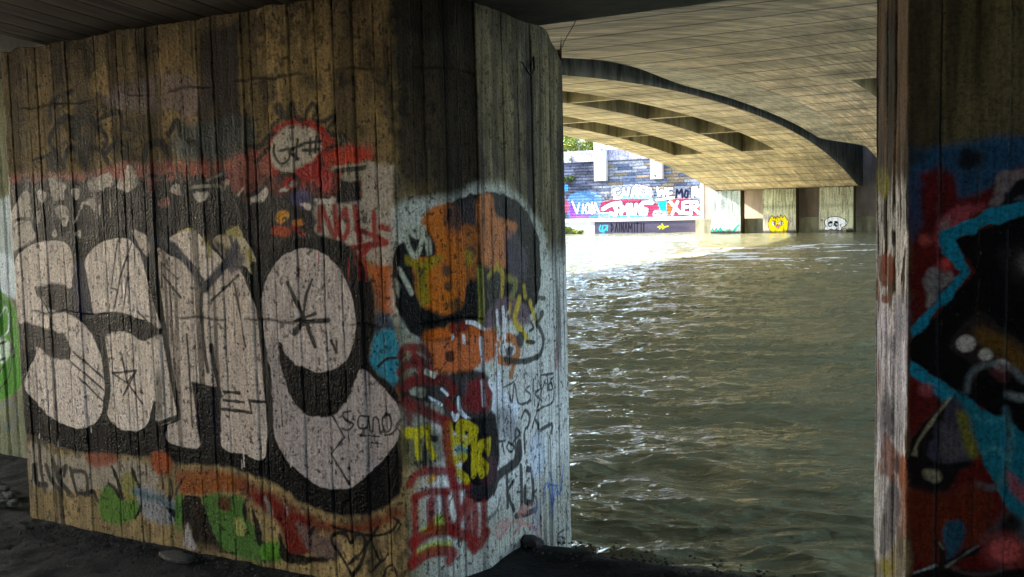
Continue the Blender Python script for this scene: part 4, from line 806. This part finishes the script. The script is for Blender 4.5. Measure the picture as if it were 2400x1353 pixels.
for q in ([(130,880),(145,845),(160,880)], [(165,882),(185,845),(205,882)], [(205,884),(232,838),(262,885)]): F(cI(q), '1f9a86', 1, .003, curve=False, rag=.001); K(cI(q), 1.1, '14201f', 1, .003, curve=False)
K(cI([(280,885),(320,866),(360,870),(362,885)]), 3, '2b8f80', 1, .003); F(cI([(300,875),(350,872),(350,895),(310,895)]), '7a5a34', .9, .004); K(cI([(385,880),(410,845),(442,812)]), 4.4, '15201d', 1, .003); K(cI([(385,880),(410,845),(442,812)]), 3, '23a08a', 1, .003)
for x in (385, 400, 415, 430, 442): K(cI([(x, 890), (x+4, 858)]), 1.2, '1d1d18', .9, .003)
for a in ([(270,860),(300,830)], [(285,870),(320,845)], [(330,850),(350,835)]): K(cI(a), .8, '2a2c28', .7, .003)
K(cI([(125,892),(250,890),(440,893)]), 2, '16211f', .9, .004)
F, K = fcv[1].fill, fcv[1].stroke
owl = [(825,712),(838,745),(850,720),(862,745),(882,712),(898,738),(920,705),(935,735),(962,708),(975,735),(998,762),(1003,800),(995,850),(975,895),(820,895),(790,850),(778,800),(785,760),(800,740),(812,712)]
F(cI([(700,620+90),(790,700),(770,800),(800,890),(720,890)]), '9a8a8c', .5, .02); F(cI([(1010,730),(1065,720),(1065,890),(1000,890)]), '9a8a8c', .5, .02)
K(cI(owl+owl[:1]), 3.0, '3a1226', 1, .004, curve=False, rag=.001); F(cI(owl), 'd8bf10', 1, .004, curve=False, rag=.001)
F(cI([(800,860),(980,860),(970,895),(830,895)]), 'a89a1c', .5, .02)
for cx_ in (838, 918): 
    F(cI([(cx_-29,790),(cx_,757),(cx_+29,790),(cx_,823)]), '1b1210', 1, .003); F(cI([(cx_-24,790),(cx_,763),(cx_+24,790),(cx_,818)]), 'd9d6cc', 1, .003)
    K(cI([(cx_+8,770),(cx_+8,810)]), 2.0, '16100f', 1, .003); K(cI([(cx_-6,770),(cx_-6,812)]), .8, '16100f', .8, .003); K(cI([(cx_-24,790),(cx_+24,790)]), .6, '16100f', .5, .003)
F(cI([(882,798),(905,825),(888,866),(857,828)]), '4a1022', 1, .003, curve=False, rag=.001); F(cI([(882,808),(898,826),(886,852),(866,828)]), 'b8688a', 1, .003, curve=False, rag=.001)
K(cI([(1020,740),(1045,735),(1045,765),(1025,765),(1030,750)]), .9, '3a3836', .7, .003)
F, K = fcv[2].fill, fcv[2].stroke
sk = [(1420,840),(1432,820),(1418,790),(1430,750),(1480,724),(1560,720),(1630,745),(1663,785),(1650,815),(1608,835),(1598,865),(1565,868),(1550,850),(1520,866),(1490,850),(1450,868),(1418,862)]
bn = [(1395,895),(1390,872),(1420,866),(1520,872),(1640,855),(1658,872),(1640,895)]
K(cI(bn+bn[:1]), 2.4, '2b2017', 1, .004); F(cI(bn), 'bdb3a4', 1, .004); K(cI(sk+sk[:1]), 3.0, '4a2c14', 1, .004, curve=True); F(cI(sk), 'd6dae2', 1, .004, curve=True)
F(cI([(1450,800),(1470,768),(1502,770),(1498,815),(1470,832)]), '15161b', 1, .003); F(cI([(1525,768),(1560,770),(1575,800),(1550,828),(1530,815)]), '15161b', 1, .003)
F(cI([(1462,800),(1495,795),(1488,815),(1470,818)]), 'cfd4da', 1, .002); F(cI([(1540,795),(1570,798),(1556,815)]), 'cfd4da', 1, .002)
for a in ([(1522,790),(1515,820)], [(1524,800),(1531,825)], [(1612,798),(1592,805),(1598,830)], [(1375,750),(1390,748)], [(1378,765),(1395,760)]): K(cI(a), 1.4, '15161b', .95, .003)
F(cI([(1680,850),(1720,850),(1740,893),(1660,893)]), '191713', .8, .02)
for q in fcv:
    s, z = q.G; wr = fbm(s*5, z*1.5, 5, 280); q.c[:] *= (.72+.5*wr[..., None]); q.c[:] *= (1-.45*sstep(.56, .68, fbm(s*14, z*.8, 4, 281)))[..., None]
    q.c[:] *= (1-.75*sstep(-.02, -.2, z+.1*(wr-.5)))[..., None]
labs = ['pale far pier left of the owl pier, teal zigzag and arm painted at its foot', 'far river pier with a round yellow owl face painted near the water', 'far river pier with a white skull and bone painted near the water', 'far river pier right of the skull pier, mostly hidden']
M_sidep = M_fwall
for (x0, x1), q, l in zip(far_p, fcv, labs):
    e = empty('bridge_pier', ((x0+x1)/2, 80.7, WL)); plain_pier(x0, x1, 80.0, 81.4, -.9, FT, q, e, M_fwall, '5c5436')
    xc = (x0+x1)/2; boxes('bearing_pad', [(x0+.35, x0+.75, 80.25, 80.9, FT+.001, FT+.05)], M_pad, e); boxes('bearing_pad', [(x1-.75, x1-.35, 80.25, 80.9, FT+.001, FT+.05)], M_pad, e)
    boxes('bearing_plate', [(xc-.1, xc+.1, 79.96, 80.2, FT+.001, FT+.045)], M_ltpad, e)
    tag(e, l, 'bridge pier', 'piers standing in the river at the far bank')
# pier beyond the left edge: a sliver
cl = Canvas(-9.2, -6.15, -.6, 3.0, .012); cl.map = lambda a, b: (lambda w: (w[0], w[2]))(on_plane(a, b, (0, 4.2, 0), (0, 1, 0))); cl.px = .0031
s, z = cl.G; bl = fbm(s*2, z*2, 4, 230); _d, clg, clt = board_field(cl, list(np.arange(-9.1, -6.15, .11)), .008, .004, 33, .012); cl.c[:] = .75*lin('8c8f6c')*(.75+.5*clt[..., None])*(.7+.5*bl[..., None])
F, K = cl.fill, cl.stroke
F([(0,470),(60,480),(60,600),(0,600)], '9fb0b8', .9, .02); F([(-60,560),(0,590),(60,640),(60,700),(0,690),(-60,650)], 'c5d6e2', .9, .02); F([(-60,690),(0,680),(60,780),(60,880),(20,930),(-60,940)], '3f8a14', 1, .01); F([(-30,790),(20,800),(24,830),(0,850)], 'd8ecd8', .8, .01)
for q in ([(-30,690),(0,700),(20,740),(26,850),(10,900),(-30,930)], [(-10,810),(15,800)], [(-10,850),(12,840)], [(0,870),(8,860)], [(26,800),(34,830),(26,835),(24,805)]): K(q, 5, '0f1410', .97, .003)
K([(0,740),(15,720),(20,770),(5,790)], 4, 'c9d8e0', .9, .003); K([(20,420),(40,640),(30,1000)], 3, '5d5a40', .5, .004)
for q in ([(0,960),(20,940),(40,970),(20,1000),(0,985)], [(10,1000),(30,1010)]): K(q, 5, '5a6a80', .7, .006)
cl.c[:] *= (1-.6*clg[..., None]*sstep(.3, .7, bl)[..., None]); e = empty('bridge_pier', (-7.7, 4.8, 0)); V = np.stack([s, np.full_like(s, 4.2)-_d, z], -1).reshape(-1, 3)
link('pier_body', np_mesh('pier_body', V, grid_faces(*s.shape), cl.c.reshape(-1, 3), cl.p.ravel()), M_wall, e, smooth=True)
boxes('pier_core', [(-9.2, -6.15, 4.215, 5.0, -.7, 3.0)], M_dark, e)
tag(e, 'sliver of a bright pier at the left edge of the picture with green spray paint', 'bridge pier')

# =================================================================== far bank
M_plinth = stained_mat('greenish_plinth', (.27, .25, .16), (1, 1, .2), .5, 1.2, 1.6)
e = boxes('plinth_wall', [(-24.9, 12, 81.42, 82.95, -.9, .93)], M_plinth, None, (-6, 82, 0)); tag(e, 'low greenish concrete wall at the waterline behind the far river piers', 'wall')
M_abut = stained_mat('streaked_abutment', (.50, .42, .36), (1, 1, .15), .45, 1.1, .8)
e = boxes('abutment_wall', [(-24.55, 12, 82.98, 84.4, -.9, 8.3)], M_abut, None, (-6, 83.5, 0)); tag(e, 'tall stained abutment wall rising behind the far piers, sunlit at its left end', 'wall')
K = None
FB = 88.9
M_stone = wall_mat('painted_stone_blocks', 5, .012, .5, .85, (1.5, 1.5, 1.5))
cw = Canvas(-62, -24.6, 1.2, 7.0, .045); cw.map = lambda a, b: (lambda w: (w[0], w[2]))(on_plane(a, b, (0, FB, 0), (0, 1, 0))); cw.px = .0425; cw.k = 4
s, z = cw.G; CH_ = .30
row = np.floor(z/CH_); ln = 1.15+.5*TAB[(row.astype(int)*7) & 255, 3]; off_ = TAB[(row.astype(int)*13) & 255, 9]*2
col = np.floor((s+off_)/ln); rv = TAB[(row.astype(int)*31+5) & 255, (col.astype(int)*17) & 255]; rv2 = TAB[(row.astype(int)*11+50) & 255, (col.astype(int)*29+9) & 255]
st = lin('8a98ba')[None, None]*(.6+.6*rv[..., None]); st = np.where(rv2[..., None] > .86, lin('b9a78f')*(.8+.3*rv[..., None]), st); st = np.where((rv2[..., None] < .22), lin('c2c6d6'), st)
lft = sstep(-36.5, -38.5, s)[..., None]; st = st*(1-lft)+lin('79809e')*(.5+.8*rv[..., None])*lft
fz = np.abs(z/CH_-row-.0); fz = np.minimum(z/CH_-row, 1-(z/CH_-row))*CH_; fx = (s+off_)/ln-col; fx = np.minimum(fx, 1-fx)*ln
jt = np.maximum(sstep(.05, .02, fz), .8*sstep(.05, .02, fx)); st = st*(1-.5*jt[..., None])
dirt = fbm(s*.5, z*.8, 5, 240); st = st*(.6+.75*dirt[..., None]); st = st*(1-.5*(sstep(.5, .65, fbm(s*.4, z*1.2, 4, 241))*lft[..., 0])[..., None])
wb = (sstep(3.4, 2.9, z+.4*(dirt-.5))*sstep(-37, -36, s))[..., None]; st = st*(1-.55*wb)+lin('b9bccb')*.55*wb; st = st*.38
cw.c[:] = st; F, K, B = cw.fill, cw.stroke, cw.bubble
F(cH([(195,810),(540,800),(540,1100),(190,1100)]), '4c7fae', .55, .02); F(cH([(190,930),(240,900),(250,1090),(190,1085)]), '6a2a86', .85, .01); F(cH([(125,900),(175,900),(175,1020),(125,1020)]), '8a3a5a', .8, .01)
F(cH([(230,1060),(540,1060),(540,1105),(230,1105)]), '7a3c92', .8, .01); F(cH([(430,1075),(540,1070),(540,1100),(430,1100)]), '1f6fb0', .8, .01)
F(cH([(120,700),(160,700),(160,760),(120,760)]), '2f7fc4', .8, .01)
# long white bubble letters, upper row
DK = '191c30'; WT = 'd6d8e0'; o_ = dict(soft=.006, rag=.002, curve=False)
F(cH([(690,720),(800,700),(1000,690),(1180,740),(1190,830),(1000,880),(740,880)]), 'b9bccb', .6, .015); F(cH([(760,850),(1000,820),(1150,840),(1160,880),(760,890)]), '7fd8e0', .9, .01)
B([cH(q) for q in ([(775,745),(725,750),(735,860),(800,850),(830,810)], [(840,740),(850,810),(890,820),(905,730)], [(940,840),(960,740),(1000,705),(1010,760),(965,780),(1010,830)], [(1050,730),(1030,790),(1080,830),(1130,800),(1120,730),(1060,722)], [(1150,800),(1165,825)])], 7.5, WT, DK, 1.7, **o_)
B([cH(q) for q in ([(1250,735),(1270,830),(1300,760),(1330,830),(1350,740)], [(1430,740),(1375,745),(1375,850),(1430,850)], [(1375,795),(1420,795)], [(1240,880),(1450,850)])], 6, WT, DK, 1.6, **o_)
F(cH([(1470,750),(1560,740),(1630,760),(1630,850),(1560,865),(1480,850)]), '8b8fa4', .7, .01)
for q in ([(1485,850),(1490,755),(1520,800),(1550,750),(1560,850)], [(1600,760),(1585,830),(1615,850),(1625,780),(1600,760)]): K(cH(q), 5, DK, 1, .006)
B([cH(q) for q in ([(1680,840),(1685,730),(1730,725),(1740,770),(1690,785),(1750,840)], [(1800,720),(1770,760),(1815,790),(1780,835),(1760,800),(1800,720)])], 6, WT, DK, 1.6, **o_)
for q in ([(570,860),(590,830),(620,870),(580,890)], [(640,820),(660,860),(620,880)], [(200,740),(230,770),(210,800),(250,790)], [(1200,800),(1230,830),(1200,860)], [(1190,730),(1200,790)], [(1790,860),(1840,870)], [(1830,920),(1850,960),(1830,1000)]): K(cH(q), 1.6, DK, .9, .005)
# lower row
F(cH([(560,930),(600,900),(800,870),(1100,865),(1200,890),(1270,960),(1280,1020),(1200,1040),(1200,1090),(680,1090),(560,1020)]), '862a46', .97, .008); F(cH([(690,1070),(1080,1070),(1080,1098),(690,1100)]), '2a9fc0', .9, .008); F(cH([(1210,1010),(1345,1010),(1345,1085),(1210,1085)]), 'aeb0b8', .9, .006)
B([cH(q) for q in ([(590,990),(640,960),(700,930),(800,915),(730,960),(760,1010),(740,1060),(680,1040)], [(810,1050),(820,960),(860,1000),(895,940),(900,1060)], [(930,940),(935,1040),(980,1050),(995,940)], [(1190,910),(1080,915),(1040,960),(1050,1050),(1110,1050),(1120,1000),(1070,985)])], 9.5, WT, DK, 1.6, **o_)
F(cH([(1270,900),(1360,890),(1390,960),(1350,1010),(1290,1000)]), '19b8d6', 1, .006); K(cH([(1300,910),(1290,950),(1340,970),(1320,995)]), 1.4, '113048', 1); F(cH([(1350,1010),(1385,1020),(1370,1050)]), '4ac0d8', .9, .005)
F(cH([(1380,900),(1500,865),(1680,870),(1790,920),(1820,1000),(1800,1070),(1600,1090),(1390,1060)]), '942e46', .97, .008); F(cH([(1370,910),(1450,880),(1420,1060),(1380,1030)]), 'cc5a28', .95, .01); F(cH([(1740,920),(1790,940),(1815,1030),(1780,1060)]), 'c85a30', .9, .01)
B([cH(q) for q in ([(1410,905),(1530,1040)], [(1500,900),(1435,1050)], [(1640,900),(1570,910),(1560,1035),(1640,1045)], [(1565,970),(1620,965)], [(1660,1050),(1670,905),(1730,905),(1745,950),(1690,975),(1760,1040)])], 7.5, WT, DK, 1.9, **o_)
B([cH(q) for q in ([(215,900),(270,1040),(300,920)], [(345,930),(340,1040)], [(400,920),(370,980),(390,1040),(430,1030),(420,930),(400,920)], [(455,910),(450,1040),(490,1030)], [(460,1045),(495,915),(545,1040)], [(470,1000),(530,1000)])], 4.6, 'c3c9b4', '1c2434', 1.2, **o_)
F(cH([(537,1030),(675,1030),(675,1105),(537,1105)]), '7d97bd', 1, .005, curve=False)
for q in ([(550,1090),(555,1050),(575,1090),(575,1050)], [(590,1060),(590,1090),(610,1090),(610,1060)], [(625,1060),(645,1060),(645,1090),(625,1090),(625,1060)], [(1215,1030),(1245,1075)], [(1245,1030),(1215,1075)], [(1260,1040),(1290,1035),(1290,1070),(1262,1070),(1260,1040)], [(1300,1075),(1300,1035),(1320,1050),(1300,1060)]): K(cH(q), 1.3, '23283a', .95, .004)
V = np.stack([s, FB-.02*rv+.03*jt, z], -1).reshape(-1, 3)
o = link('stone_wall', np_mesh('stone_wall', V, grid_faces(*s.shape), cw.c.reshape(-1, 3), cw.p.ravel()), M_stone, None, (-43, FB, 0))
tag(o, 'tall wall of blue-grey stone blocks on the far bank with bubble-letter graffiti', 'wall')
# parapet with small tags
cp = Canvas(-62, -24.6, 7.0, 8.15, .05); cp.map = cw.map; cp.px = .0425; cp.k = 4
s, z = cp.G; cp.c[:] = lin('9a97aa')*(.75+.35*fbm(s*1.2, z*2, 4, 250)[..., None]); cp.c[:] *= (1-.35*sstep(7.15, 7.0, z)[..., None]); K = cp.stroke
for q in ([(290,320),(310,310),(330,325)], [(330,322),(350,310)], [(380,330),(395,308),(410,328)], [(420,325),(440,312)], [(455,305),(455,355)], [(455,305),(480,303)], [(455,330),(478,330)], [(455,358),(480,358)], [(490,300),(490,358),(510,350)], [(665,270),(668,340)], [(690,280),(700,330),(720,280)], [(740,300),(750,330),(790,320)], [(780,290),(790,330)], [(820,345),(920,345)], [(650,290),(650,340)]): K(cH(q), 1.2, '3c3452', .9, .004)
V = np.stack([s, np.full_like(s, FB-.12), z], -1).reshape(-1, 3); nr, nc = s.shape; F_ = grid_faces(nr, nc); b = len(V)
ex = [(-62, FB-.12, 8.15), (-24.6, FB-.12, 8.15), (-24.6, FB+.3, 8.15), (-62, FB+.3, 8.15), (-62, FB-.12, 7.0), (-24.6, FB-.12, 7.0), (-24.6, FB+.02, 7.0), (-62, FB+.02, 7.0)]
o = link('parapet', np_mesh('parapet', np.vstack([V, ex]), np.vstack([F_, [[b, b+1, b+2, b+3], [b+7, b+6, b+5, b+4]]]), np.vstack([cp.c.reshape(-1, 3), np.tile(lin('c9c6cf'), (8, 1))]), np.r_[cp.p.ravel(), np.zeros(8)]), M_stone, None, (-43, FB, 7))
tag(o, 'pale parapet with small scrawled tags on top of the blue-grey stone wall', 'parapet')
M_white = stained_mat('white_painted_concrete', (.40, .39, .39), (1, 1, .4), .8, 1.05, 1.2)
def text_panel(name, x0, x1, z0, z1, y, depth, mat, cvs, parent=None, origin=None): pass
for (x0, x1, z0, z1, l, t_) in ((-37.55, -36.25, 5.0, 9.3, 'taller white pilaster on the stone wall with blue lettering at its top', 1), (-31.55, -30.35, 4.95, 8.6, 'shorter white painted pilaster on the stone wall, nearer the bridge', 0)):
    q = Canvas(x0, x1, z0, z1, .03); q.map = cw.map; q.px = .0425; q.k = 3; q.c[:] = lin('b9b7b8')*(.93+.1*fbm(q.G[0]*2, q.G[1]*2, 3, 260)[..., None])
    if t_:
        for w_ in ([(560,255),(542,257),(544,290),(565,288)], [(543,272),(558,270)], [(572,257),(574,288),(590,288),(592,255)], [(600,290),(600,255),(615,262),(602,272),(618,288)], [(628,258),(622,280),(636,288),(642,265),(628,258)]): q.stroke(cH(w_), 1.5, '3d4f86', 1, .004, curve=False)
    else: q.fill(cH([(1228,575),(1262,580),(1262,602),(1245,598)]), '20222a', 1, .004, curve=False)
    s, z = q.G; V = np.stack([s, np.full_like(s, FB-.55), z], -1).reshape(-1, 3); b = len(V)
    ex = [(x0, FB-.55, z0), (x1, FB-.55, z0), (x1, FB-.02, z0), (x0, FB-.02, z0), (x0, FB-.55, z1), (x1, FB-.55, z1), (x1, FB-.02, z1), (x0, FB-.02, z1)]
    ef = [[b+i for i in w_] for w_ in ((3, 2, 1, 0), (4, 5, 6, 7), (1, 2, 6, 5), (3, 0, 4, 7))]
    o = link('pilaster', np_mesh('pilaster', np.vstack([V, ex]), np.vstack([grid_faces(*s.shape), ef]), np.vstack([q.c.reshape(-1, 3), np.tile(lin('b9b7b8'), (8, 1))]), np.r_[q.p.ravel(), np.zeros(8)]), M_fwall, None, ((x0+x1)/2, FB, z0))
    tag(o, l, 'pilaster')
e = boxes('coping', [(-62, -24.95, 87.6, FB+.02, .88, 1.22)], M_white, None, (-43, 88.2, .88)); tag(e, 'white sunlit ledge running along the foot of the stone wall', 'ledge')
cq = Canvas(-37.3, -24.95, -.9, .88, .04); cq.map = lambda a, b: (lambda w: (w[0], w[2]))(on_plane(a, b, (0, 87.7, 0), (0, 1, 0))); cq.px = .0425; cq.k = 3
s, z = cq.G; cq.c[:] = lin('3e3a4a')*(.6+.8*fbm(s*.7, z*2, 4, 270)[..., None]); br_ = sstep(-28, -25, s)[..., None]; cq.c[:] = cq.c*(1-.5*br_)+lin('7d6a58')*.5*br_
for w_ in ([(560,1190),(545,1240),(575,1260)], [(590,1190),(580,1240),(600,1250)], [(610,1190),(640,1200),(610,1250)], [(645,1190),(640,1250)], [(550,1255),(600,1270)]): cq.stroke(cH(w_), 3, '1fa0c8', .9, .008)
xx = 690
for g_ in ([(0,0),(0,9)], [(0,0),(5,4),(0,9)], [(9,9),(12,0),(15,9)], [(19,0),(19,9)], [(23,9),(23,0),(28,9),(28,0)], [(31,9),(34,0),(37,9)], [(40,9),(40,0),(44,6),(48,0),(48,9)], [(54,0),(54,9)], [(60,0),(60,9)], [(58,0),(63,0)], [(69,0),(69,9)], [(75,0),(75,9)]): cq.stroke(cH([(xx+a*5.3, 1165+b*11.5) for a, b in g_]), 2.6, '0c0c14', .97, .006, curve=False)
for w_ in ([(1260,1210),(1290,1200),(1280,1230)], [(1290,1215),(1320,1195),(1315,1230)], [(1310,1170),(1330,1225)], [(1335,1210),(1385,1200)]): cq.stroke(cH(w_), 2.4, 'b9c81a', .95, .006)
V = np.stack([s, np.full_like(s, 87.7), z], -1).reshape(-1, 3)
o = link('quay_wall', np_mesh('quay_wall', V, grid_faces(*s.shape), cq.c.reshape(-1, 3), cq.p.ravel()), M_fwall, None, (-31, 87.7, 0)); tag(o, 'dark purple-grey quay wall at the waterline with tall black letters and a yellow tag', 'wall')
e = boxes('quay_wall', [(-62, -37.32, 87.72, 88.4, -.9, .86)], M_white, None, (-45, 88, 0)); tag(e, 'white sunlit quay wall at the waterline left of the dark lettered one', 'wall')
e = boxes('wall_end', [(-24.93, -24.56, 82.9, 88.6, -.9, 4.3)], M_white, None, (-24.7, 85, 0)); tag(e, 'narrow white wall end between the lettered quay and the first far pier', 'wall')
sheet('street', [(-200, 40, FB+.3, 400)], M_gnd, 7.0)
# =================================================================== plants, lamp, house beyond the parapet
def leaves(name, blobs, n, size, mat, parent=None, origin=None, seed=1):
    r = np.random.default_rng(seed); C_ = []
    w = np.array([b[3]*b[4]*b[5] for b in blobs]); w = w/w.sum(); ids = r.choice(len(blobs), n, p=w); B_ = np.array(blobs)[ids]
    d = r.normal(size=(n, 3)); d /= np.linalg.norm(d, axis=1)[:, None]; rad = r.random(n)**.4
    P = B_[:, :3]+d*rad[:, None]*B_[:, 3:6]
    a = r.normal(size=(n, 3)); a /= np.linalg.norm(a, axis=1)[:, None]; b = np.cross(a, r.normal(size=(n, 3))); b /= np.linalg.norm(b, axis=1)[:, None]
    sz = size*(.5+r.random(n))[:, None]; V = np.stack([P-a*sz, P+b*sz*.5, P+a*sz, P-b*sz*.5], 1).reshape(-1, 3)
    return link(name, np_mesh(name, V, np.arange(n*4).reshape(-1, 4)), mat, parent, origin)
M_leaf = leaf_mat('sunlit_leaves', (.05, .10, .01), (.30, .33, .03)); M_leaf2 = leaf_mat('dark_leaves', (.02, .05, .01), (.10, .15, .02)); M_bark = stained_mat('bark', (.12, .09, .06))
def tree(px, py, y, R, zb, label, seed, mat):
    c = on_plane(px, py, (0, y, 0), (0, 1, 0)); e = empty('tree', (c[0], y, zb)); r = random.Random(seed)
    bl = [(c[0]+r.uniform(-R, R)*.8, y+r.uniform(-R, R)*.7, c[2]+r.uniform(-.7, .8)*R, R*r.uniform(.3, .55), R*.5, R*r.uniform(.25, .5)) for _ in range(16)]
    leaves('crown', bl, 5000, .10*R**.5, mat, e, seed=seed)
    tube('trunk', [[(c[0], y, zb), (c[0]+.1, y, (zb+c[2])/2), (c[0], y, c[2])]]+[[(c[0], y, (zb+c[2])*.5+.3*k), b_[:3]] for k, b_ in enumerate(bl[:5])], .16, M_bark, e, r1=.04)
    tag(e, label, 'tree')
tree(1322, 338, 98, 2.2, 7.0, 'yellow-green tree above the parapet, beside the dark graffiti pier', 5, M_leaf)
tree(1383, 345, 101, 1.4, 7.0, 'smaller bright tree above the parapet, between the pale house and the taller pilaster', 6, M_leaf)
def bush(px, py, y, rx, rz, n, label, seed, mat, size=.09):
    c = on_plane(px, py, (0, y, 0), (0, 1, 0)); r = random.Random(seed); e = empty('bush', (c[0], y, c[2]-rz))
    bl = [(c[0]+r.uniform(-rx, rx), y+r.uniform(-.3, .3), c[2]-rz*.6+r.uniform(0, 1.3)*rz*(.5+.5*r.random()), rx*.3, .3, rz*.35) for _ in range(9)]
    leaves('foliage', bl, n, size, mat, e, seed=seed); tube('stem', [[(c[0], y, c[2]-rz), b_[:3]] for b_ in bl[:5]], .02, M_bark, e, r1=.008); tag(e, label, 'bush')
bush(1330, 535, 87.2, .8, .75, 2200, 'yellow-green bush at the waterline, against the dark pier edge', 8, M_leaf)
bush(1358, 542, 87.2, .6, .32, 1200, 'low yellow-green bush at the waterline, right of the taller bush', 9, M_leaf)
bush(1326, 418, 88.7, .8, .5, 1500, 'green plant growing out of the stone wall face', 10, M_leaf2)
bush(1339, 371, 88.7, .14, .45, 300, 'small dark plant hanging on the parapet', 11, M_leaf2, .05)
c0 = on_plane(1347, 345, (0, 112, 0), (0, 1, 0)); c1 = on_plane(1372, 345, (0, 112, 0), (0, 1, 0))
h = empty('house', ((c0[0]+c1[0])/2, 114, 7)); boxes('wall', [(c0[0]-1.5, c1[0]+.4, 112, 118, 7, 15)], M_white, h)
M_glass, nt, p = new_mat('window_glass'); p.inputs['Base Color'].default_value = (.05, .06, .08, 1); p.inputs['Roughness'].default_value = .1
for k in range(2): boxes('window', [(c0[0]-.9+1.3*k, c0[0]-.3+1.3*k, 111.96, 112.1, 9.2, 10.6)], M_glass, h)
boxes('roof', [(c0[0]-1.8, c1[0]+.7, 111.7, 118.3, 15, 15.4)], stained_mat('roof_tiles', (.3, .12, .07)), h); tag(h, 'pale house wall glimpsed above the parapet between two trees', 'house')
c2 = on_plane(1358, 352, (0, 91, 0), (0, 1, 0)); l_ = empty('street_lamp', (c2[0], 91, 7)); M_iron = stained_mat('iron', (.06, .06, .07))
tube('pole', [[(c2[0], 91, 7), (c2[0], 91, 9.0)]], .05, M_iron, l_); tube('lamp_head', [[(c2[0], 91, 9.0), (c2[0]-.25, 91, 9.15), (c2[0]-.45, 91, 9.1)]], .08, M_iron, l_, r1=.05); tag(l_, 'thin street lamp standing in front of the pale house above the parapet', 'street lamp')

# =================================================================== small things on the near bank
def stone(name, c, rx, ry, rz, mat, label, cat, seed, group=None):
    r = random.Random(seed); v, f = [], []; n, m = 14, 8
    for j in range(m+1):
        ph = math.pi*j/m
        for i in range(n):
            th = 2*math.pi*i/n; k = 1+.22*math.sin(2.1*th+seed)+.12*math.sin(5*th+seed*2)+.08*r.uniform(-1, 1)
            zz_ = math.cos(ph); zz_ = math.copysign(abs(zz_)**.7, zz_)
            v.append((c[0]+rx*k*math.sin(ph)**.7*math.cos(th), c[1]+ry*k*math.sin(ph)**.7*math.sin(th), c[2]+rz*zz_))
    for j in range(m):
        for i in range(n): f.append([j*n+i, (j+1)*n+i, (j+1)*n+(i+1) % n, j*n+(i+1) % n])
    o = link(name, pymesh(name, v, f), mat, None, (c[0], c[1], c[2]-rz)); tag(o, label, cat, group); return o
# gravel and silt along the pier foot and the bank edge
r = np.random.default_rng(5); gv, gf = [], []
for i in range(1500):
    if i % 3 == 0: x_ = r.uniform(-4.9, -2.3); y_ = 3.27-abs(r.normal())*.12
    elif i % 3 == 1: x_ = r.uniform(-2.12, -.2); y_ = 4.02+r.normal()*.09
    else: x_ = r.uniform(-5.5, -1.0); y_ = r.uniform(2.4, 3.25)
    a_ = r.uniform(.003, .011)*(1.4 if r.random() > .93 else 1); b = len(gv); zc = -.004+a_*.3+(.02 if i % 3 == 1 else 0)
    for sx_, sy_, sz_ in ((1, 0, 0), (0, 1, 0), (-1, 0, 0), (0, -1, 0), (0, 0, .7), (0, 0, -.7)): gv.append((x_+sx_*a_*r.uniform(.6, 1.3), y_+sy_*a_*r.uniform(.6, 1.3), zc+sz_*a_))
    gf += [[b+p_ for p_ in q_] for q_ in ((0, 1, 4), (1, 2, 4), (2, 3, 4), (3, 0, 4), (1, 0, 5), (2, 1, 5), (3, 2, 5), (0, 3, 5))]
o = link('gravel', pymesh('gravel', gv, gf), stained_mat('gravel_stone', (.014, .012, .01), (1, 1, 1), .3, 1.6, 40)); tag(o, 'dark gravel and grit scattered along the foot of the piers', 'gravel', kind='stuff')
M_rock = stained_mat('dark_rock', (.010, .009, .008), (1, 1, 1), .4, 1.3, 9)
def gz(px, py): return on_plane(px, py, (0, 0, 0), (0, 0, 1))
g = gz(432, 1300); stone('flat_stone', (g[0], g[1]-.05, .006), .10, .06, .014, M_rock, 'flat dark slab of stone lying against the foot of the graffiti pier', 'stone', 2)
g = gz(1240, 1278); stone('rock', (g[0]+.01, g[1], .02), .07, .05, .025, M_rock, 'dark angular rock on top of the bank edge where it meets the pier', 'rock', 3)
M_lit = stained_mat('crumpled_paper', (.03, .033, .032), (1, 1, 1), .3, 1.4, 40)
for k, (px, py) in enumerate(((8, 1150), (22, 1165), (30, 1185), (6, 1185))):
    g = gz(px, py); stone('litter', (g[0], g[1], .015), .05, .035, .015, M_lit, ['crumpled pale litter farthest from the pier foot, at the left edge', 'middle scrap of pale litter on the dark floor left of the pier', 'scrap of pale litter closest to the pier foot', 'pale litter scrap nearest the camera at the left edge'][k], 'litter', 20+k, 'scraps of litter on the floor')
q = [on_plane(*p_, (0, 4.72, 0), (0, 1, 0)) for p_ in ((1318, 112), (1322, 98), (1332, 80), (1343, 62), (1350, 48))]
o = tube('loose_wire', [[tuple(a) for a in q]], .0022, M_iron, None, tuple(q[0])); tag(o, 'thin loose wire curving up from the broken top corner of the pier', 'wire')
